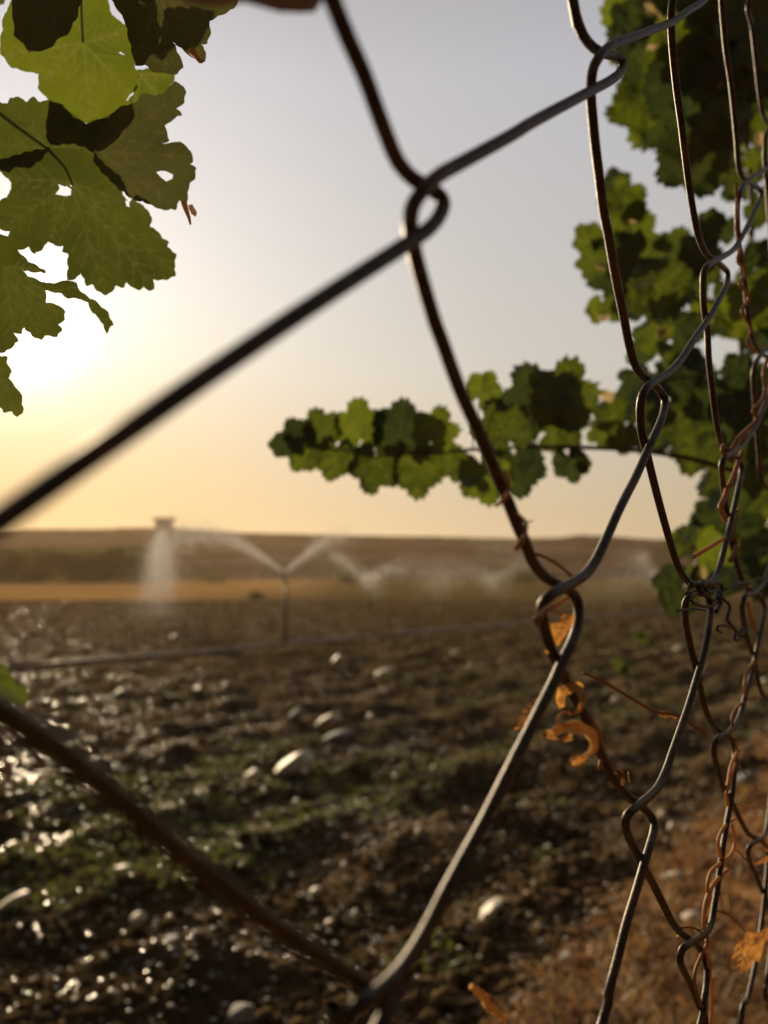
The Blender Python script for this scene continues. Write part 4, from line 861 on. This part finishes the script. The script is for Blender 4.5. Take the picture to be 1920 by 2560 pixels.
# creeper wound round the right wires
cr = thing('dry_creeper', 'orange dry creeper stems spiralling down the right-hand wires', 'dry creeper', tuple(W(1800, 1900, 0.33)))
for px, r, off, m in [
    (ZW([(1420, 1240), (1390, 1290), (1352, 1380), (1332, 1500), (1315, 1620), (1325, 1700)]), .0010, -.005, 'twine'),
    (ZW([(1385, 1150), (1400, 1230), (1395, 1330), (1370, 1410), (1345, 1500), (1330, 1580)]), .0009, -.004, 'twine'),
    (ZR([(1385, -20), (1370, 60), (1378, 150), (1385, 200)]), .0009, .004, 'twine'),
    (ZR([(1435, 240), (1370, 280), (1330, 340), (1315, 400), (1322, 470), (1335, 520)]), .0010, -.005, 'twine'),
    (ZR([(1408, 280), (1425, 350), (1428, 420), (1400, 490), (1330, 545), (1270, 600), (1245, 670), (1242, 740), (1260, 790)]), .0010, -.006, 'twine'),
    (ZR([(1375, 595), (1300, 670), (1255, 740), (1228, 830), (1218, 920), (1218, 1000)]), .0012, -.007, 'twine'),
    (ZR([(1218, 1000), (1240, 1090), (1200, 1180), (1160, 1280), (1150, 1380), (1180, 1480), (1200, 1540)]), .0009, -.004, 'rust_twine'),
    (ZR([(1235, 1080), (1250, 1230), (1268, 1400), (1270, 1540), (1262, 1700)]), .0010, -.004, 'twine'),
    (ZR([(1250, 800), (1225, 900), (1230, 1000), (1245, 1100)]), .0009, .004, 'rust_twine'),
    (ZW([(1612, 405), (1560, 480), (1500, 580), (1468, 680), (1468, 780)]), .0011, -.006, 'twine'),
    (ZW([(1555, 812), (1500, 820), (1430, 865), (1378, 925), (1360, 1000), (1372, 1070)]), .0009, -.006, 'rust_twine'),
    (ZW([(1490, 20), (1510, 120), (1545, 215), (1580, 295)]), .0010, .004, 'twine'),
    (ZG([(1560, -20), (1500, 50), (1440, 110), (1420, 170), (1380, 230)]), .0014, -.008, 'rust_twine'),
    (ZG([(1420, 160), (1340, 200), (1300, 260), (1268, 320)]), .0009, -.007, 'rust_twine'),
    (ZG([(1200, 260), (1185, 320), (1220, 370)]), .0013, -.004, 'rust_twine'),
    (ZG([(1390, 330), (1355, 430), (1310, 560), (1255, 690)]), .0015, -.003, 'rust_twine'),
    (ZG([(1240, 700), (1215, 790), (1170, 890), (1175, 945), (1215, 1030)]), .0016, -.006, 'rust_twine'),
    (ZG([(1325, 1340), (1305, 1390), (1270, 1455)]), .0016, -.005, 'rust_twine'),
    (ZG([(1300, 1160), (1330, 1250), (1310, 1350)]), .0010, -.004, 'rust_twine'),
    (ZG([(1215, 1230), (1150, 1260), (1080, 1305), (980, 1365), (885, 1420)]), .0011, -.004, 'twine'),
    (ZG([(1430, 1700), (1440, 1780), (1450, 1820)]), .0010, -.004, 'rust_twine'),
    (zt(1320, 500, 600/1659, [(1450, 260), (1440, 180), (1455, 60), (1440, -60), (1435, -120)]), .0009, -.006, 'rust_twine'),
    (zt(1320, 500, 600/1659, [(1470, 340), (1450, 420), (1490, 470), (1500, 520), (1465, 580), (1510, 640), (1525, 690), (1480, 760), (1500, 820)]), .0011, -.005, 'rust_twine'),
    (zt(1320, 500, 600/1659, [(1500, 820), (1540, 900), (1515, 980), (1560, 1040), (1600, 1060)]), .0009, -.005, 'rust_twine'),
    (zt(1320, 500, 600/1659, [(1659, 1080), (1630, 1200), (1640, 1300), (1620, 1380), (1560, 1450), (1580, 1520), (1500, 1600), (1440, 1659)]), .0014, -.008, 'rust_twine')]:
    strand(cr, px, r, m, 'stem', off)
# the tight coil
pa, pb = ZG([(1315, 930), (1262, 1235)]); P = []
for i in range(90):
    t = i/89; u = pa[0]+(pb[0]-pa[0])*t; v = pa[1]+(pb[1]-pa[1])*t; w = t*2*math.pi*4.2; d = fence_depth(u)
    P.append(W(u+9.5*math.cos(w), v+5*math.sin(w)-3*math.cos(w), d-0.001-0.0024*math.sin(w)-0.002))
mb = MB(); mb.tube(P, 0.0005, 6); o = mb.build('coil', M['rust_twine']); o.data.transform(Matrix.Translation(-Vector(cr.location))); o.parent = cr
traced_leaf('dry_leaf', ZR([(1495, 1010), (1580, 1032), (1620, 1010), (1675, 995), (1690, 1060), (1640, 1090), (1600, 1230), (1560, 1225), (1530, 1280), (1480, 1312), (1432, 1292), (1405, 1268), (1422, 1170), (1440, 1100), (1490, 1072)]), ZR([(1500, 1020)])[0], ZR([(1470, 1300), (1660, 1030), (1560, 1220)]), 0.40, M['leaf_dry'], cr, (0.2, 0.2), 0.001, wave=0.2, label='crumpled yellow-brown leaf at the right edge')
strand(cr, ZR([(1305, 880), (1350, 880), (1400, 915), (1450, 965), (1498, 1018)]), .0005, 'rust_twine', 'petiole', .0)
traced_leaf('dry_leaf', ZR([(1530, 540), (1590, 535), (1640, 500), (1675, 480), (1675, 540), (1600, 548), (1570, 560)]), ZR([(1660, 500)])[0], ZR([(1540, 542)]), 0.43, M['leaf_dry'], cr, (0.2, 0.5), 0.001, wave=0.15)
traced_leaf('dry_leaf', ZR([(1620, 400), (1675, 370), (1680, 460), (1650, 470), (1625, 440)]), ZR([(1660, 380)])[0], ZR([(1640, 460)]), 0.43, M['leaf_dry'], cr, (0.2, 0.1), 0.001, wave=0.15)
strand(cr, ZR([(1060, 995), (1110, 988), (1160, 1000), (1205, 1025)]), .0005, 'rust_twine', 'tendril', .0)
traced_leaf('dry_leaf', ZR([(1015, 1035), (1035, 1025), (1050, 1050), (1025, 1058)]), ZR([(1040, 1035)])[0], ZR([(1020, 1050)]), 0.30, M['leaf_dry'], cr, (0.2, 0.1), 0.0008, wave=0.1)
strand(cr, ZW([(1425, 1370), (1460, 1430), (1520, 1490), (1575, 1590)]), .0005, 'rust_twine', 'tendril', .03)
strand(cr, ZW([(1400, 1690), (1450, 1705), (1510, 1705), (1560, 1680)]), .0005, 'twine', 'tendril', .01)
strand(cr, ZR([(1440, 460), (1470, 480), (1490, 510), (1530, 540)]), .0005, 'rust_twine', 'tendril', .0)
# dark wiry tendrils knotted on the wire crossing
dk = thing('black_tendril', 'dark curly tendrils knotted round the right-hand wire crossing', 'tendril', tuple(W(1750, 1475, fence_depth(1750))))
for px, r, off in [
    (ZG([(860, 1710), (900, 1690), (950, 1700), (1000, 1680), (1060, 1700), (1120, 1690), (1170, 1700), (1178, 1770), (1150, 1850), (1170, 1890), (1150, 1950), (1120, 1990)]), .0011, -.010),
    (ZG([(930, 1780), (960, 1700), (1010, 1690), (1050, 1750), (1020, 1800), (960, 1800)]), .0016, -.010),
    (ZG([(960, 1720), (1040, 1690), (1090, 1730), (1060, 1790), (1000, 1760)]), .0014, -.012),
    (ZG([(1190, 1760), (1280, 1725), (1350, 1705), (1400, 1690), (1470, 1690), (1520, 1660), (1600, 1645), (1670, 1640)]), .0011, -.006),
    (ZG([(810, 1800), (830, 1780), (850, 1800), (870, 1880), (920, 1910), (1000, 1935), (1080, 1930), (1140, 1890)]), .0008, -.006),
    (ZG([(720, 1975), (790, 1968), (850, 1955), (930, 1960), (1010, 1975)]), .0008, -.006),
    (ZG([(1020, 1800), (1060, 1850), (1110, 1870), (1140, 1780)]), .0009, -.004),
    (ZG([(1180, 1850), (1240, 1895), (1265, 1960), (1240, 2040), (1235, 2074)]), .0009, -.006),
    (ZW([(1290, 0), (1335, 30), (1338, 80), (1320, 130), (1330, 180), (1375, 225), (1400, 270), (1425, 300), (1410, 330), (1385, 325), (1385, 285), (1420, 290), (1450, 275), (1468, 240), (1440, 232), (1432, 275), (1450, 310)]), .0009, -.006),
    (ZW([(1395, 245), (1340, 222), (1280, 210), (1240, 222), (1240, 250), (1272, 268)]), .0008, -.006)]:
    strand(dk, px, r, 'dark_twine', 'tendril', off)
# curled dead leaf hanging low in the middle
cl = thing('curled_leaf', 'narrow curled orange dead leaf at the bottom centre-right edge', 'dead leaf', tuple(W(1240, 2520, 0.5)))
rolled(cl, ZP([(1315, 1390), (1370, 1440), (1420, 1480), (1440, 1540), (1500, 1580), (1550, 1640), (1600, 1720)]), 0.0025, 0.5, M["husk"], "blade")
stem(cl, [W(u, v, 0.5) for u, v in ZP([(1450, 1470), (1490, 1510), (1500, 1540)])], .001, .0006, 'rust_twine', 'petiole')
# tiny green sprouts in the field beyond the mesh
sp = thing('seedling', 'small bright green seedling in the field between the two big wire loops', 'seedling', tuple(onground(1560, 1700)))
def seedling(root, u, v, pts_):
    g = onground(u, v); d = (g-CAM).length
    for (du, dv, r) in pts_:
        place_leaf(root, u+du, v+dv, r, random.uniform(0, 360), d, tl=0.7)
    stem(root, [g, W(u+pts_[0][0], v+pts_[0][1], d)], .002, .001, 'green_stem', 'stem')
seedling(sp, 1552, 1705, [(0, -40, 20), (-10, -50, 15), (15, -35, 16), (5, -20, 15)])
s2 = thing('seedling', 'tiny green seedling higher in the field beside the right big wire loop', 'seedling', tuple(onground(1600, 1620)))
seedling(s2, 1600, 1620, [(0, -32, 16), (-8, -26, 12), (8, -22, 12)])
s3 = thing('grass_tuft', 'arching green grass blades in the lower left soil above the egg-shaped stone', 'grass', tuple(onground(260, 2320)))
g = onground(235, 2330)
for px in ([(232, 2320), (240, 2290), (262, 2284), (290, 2290)], [(225, 2330), (180, 2300), (130, 2330), (110, 2345)], [(128, 2290), (125, 2250), (118, 2215)]):
    dd = (g-CAM).length*0.97; P = catmull([W(u, v, dd) for u, v in px], 0.004); mb = MB()
    mb.tube(P, [0.002*(1-0.8*i/len(P)) for i in range(len(P))], 5); o = mb.build('blade', M['weed']); o.data.transform(Matrix.Translation(-Vector(s3.location))); o.parent = s3

# ------------------------------------------------------------------ sky, sun, haze, camera
SUN_U, SUN_V = 40, 800
sd = ray(SUN_U, SUN_V).normalized()
elev = math.asin(sd.z); azim = math.atan2(sd.x, sd.y)
w = bpy.data.worlds.new('World'); sc.world = w; w.use_nodes = True
N = w.node_tree.nodes; L = w.node_tree.links; N.clear()
out = N.new('ShaderNodeOutputWorld'); bg = N.new('ShaderNodeBackground'); L.new(bg.outputs[0], out.inputs[0])
sky = N.new('ShaderNodeTexSky'); sky.sky_type = 'NISHITA'; sky.sun_disc = False; sky.sun_elevation = elev; sky.sun_rotation = azim
sky.air_density = 1.0; sky.dust_density = 3.0; sky.ozone_density = 1.0; sky.altitude = 300
hs = N.new('ShaderNodeHueSaturation'); hs.inputs['Saturation'].default_value = 0.45; L.new(sky.outputs[0], hs.inputs['Color'])
tc = N.new('ShaderNodeTexCoord'); nm = N.new('ShaderNodeVectorMath'); nm.operation = 'NORMALIZE'; L.new(tc.outputs['Generated'], nm.inputs[0])
dt = N.new('ShaderNodeVectorMath'); dt.operation = 'DOT_PRODUCT'; dt.inputs[1].default_value = sd; L.new(nm.outputs[0], dt.inputs[0])
mxz = N.new('ShaderNodeMath'); mxz.operation = 'MAXIMUM'; mxz.inputs[1].default_value = 0.0; L.new(dt.outputs['Value'], mxz.inputs[0])
gm = N.new('ShaderNodeGamma'); gm.inputs[1].default_value = 0.28; L.new(hs.outputs[0], gm.inputs[0])
sx = N.new('ShaderNodeSeparateXYZ'); L.new(nm.outputs[0], sx.inputs[0])
wr = ramp(N, [(0.0, (0.80, 0.66, 0.44)), (0.08, (0.80, 0.67, 0.47)), (0.24, (0.87, 0.83, 0.75)), (0.52, (0.84, 0.83, 0.87)), (0.75, (0.50, 0.48, 0.48)), (1.0, (0.24, 0.22, 0.21))])
BASE = 3.4
L.new(sx.outputs['Z'], wr.inputs[0])
tn = N.new('ShaderNodeMixRGB'); tn.blend_type = 'MULTIPLY'; tn.inputs[0].default_value = 1.0; L.new(gm.outputs[0], tn.inputs[1]); L.new(wr.outputs[0], tn.inputs[2])
bs = N.new('ShaderNodeVectorMath'); bs.operation = 'SCALE'; L.new(tn.outputs[0], bs.inputs[0]); bs.inputs['Scale'].default_value = BASE
# the hazy sky is dimmer on the side away from the sun
dm = N.new('ShaderNodeMapRange'); dm.interpolation_type = 'SMOOTHSTEP'; dm.inputs['From Min'].default_value = -0.15; dm.inputs['From Max'].default_value = 0.72
dm.inputs['To Min'].default_value = 0.12; dm.inputs['To Max'].default_value = 1.0; L.new(dt.outputs['Value'], dm.inputs['Value'])
bs2 = N.new('ShaderNodeVectorMath'); bs2.operation = 'SCALE'; L.new(bs.outputs[0], bs2.inputs[0]); L.new(dm.outputs[0], bs2.inputs['Scale'])
tp = N.new('ShaderNodeMath'); tp.operation = 'POWER'; tp.inputs[1].default_value = 16; L.new(mxz.outputs[0], tp.inputs[0])
zl = N.new('ShaderNodeMapRange'); zl.interpolation_type = 'SMOOTHSTEP'; zl.inputs['From Min'].default_value = 0.05; zl.inputs['From Max'].default_value = 0.34
zl.inputs['To Min'].default_value = 1.0; zl.inputs['To Max'].default_value = 0.0; L.new(sx.outputs['Z'], zl.inputs['Value'])
tz = N.new('ShaderNodeMath'); tz.operation = 'MULTIPLY'; L.new(tp.outputs[0], tz.inputs[0]); L.new(zl.outputs[0], tz.inputs[1])
tm = N.new('ShaderNodeMixRGB'); tm.blend_type = 'MULTIPLY'; L.new(tz.outputs[0], tm.inputs[0]); L.new(bs2.outputs[0], tm.inputs[1]); tm.inputs[2].default_value = (0.90, 0.74, 0.46, 1)
prev = tm.outputs[0]
for pw, col, k in ((10, (1.0, 0.72, 0.42), 0.15), (110, (1.0, 0.82, 0.50), 1.7), (500, (1.0, 0.95, 0.85), 8.0)):
    p = N.new('ShaderNodeMath'); p.operation = 'POWER'; p.inputs[1].default_value = pw; L.new(mxz.outputs[0], p.inputs[0])
    m_ = N.new('ShaderNodeMixRGB'); m_.blend_type = 'ADD'; m_.inputs[0].default_value = 1.0
    s_ = N.new('ShaderNodeVectorMath'); s_.operation = 'SCALE'; s_.inputs[0].default_value = tuple(c*k for c in col); L.new(p.outputs[0], s_.inputs['Scale'])
    L.new(prev, m_.inputs[1]); L.new(s_.outputs[0], m_.inputs[2]); prev = m_.outputs[0]
L.new(prev, bg.inputs['Color']); bg.inputs['Strength'].default_value = 0.12

sl = bpy.data.lights.new('sun', 'SUN'); sl.energy = 5.0; sl.angle = math.radians(0.55); sl.color = (1.0, 0.77, 0.48)
so = bpy.data.objects.new('sun', sl); C.objects.link(so); so.rotation_euler = (-sd).to_track_quat('-Z', 'Y').to_euler()
HAZE = 0.00036
if HAZE:
    hb = MB(); hb.box((0, 560, 17), (2400, 1400, 38)); m, nt, NN, LL, out = mat('haze')
    v_ = NN.new('ShaderNodeVolumePrincipled'); v_.inputs['Density'].default_value = HAZE; v_.inputs['Anisotropy'].default_value = 0.45; v_.inputs['Color'].default_value = (1.0, 0.72, 0.45, 1)
    LL.new(v_.outputs[0], out.inputs['Volume']); tag(hb.build('haze', m, smooth=False), 'dusty golden evening haze over the fields', 'haze', kind='stuff')

cam = bpy.data.cameras.new('camera'); co = bpy.data.objects.new('camera', cam); C.objects.link(co); sc.camera = co
co.location = CAM; co.rotation_euler = (math.pi/2+PITCH, 0, 0)
cam.sensor_fit = 'VERTICAL'; cam.sensor_height = 36; cam.lens = 36*F/2560; cam.clip_start = 0.005; cam.clip_end = 5000
cam.dof.use_dof = True; cam.dof.focus_distance = 0.27; cam.dof.aperture_fstop = (cam.lens/1000)/0.0026
sc.view_settings.view_transform = 'Standard'; sc.view_settings.look = 'None'; sc.view_settings.exposure = 0.0; sc.view_settings.gamma = 1
sc.render.engine = 'CYCLES'; sc.cycles.use_denoising = True; sc.cycles.max_bounces = 8; sc.cycles.transparent_max_bounces = 24
sc.cycles.volume_bounces = 0; sc.cycles.sample_clamp_indirect = 6; sc.cycles.sample_clamp_direct = 0
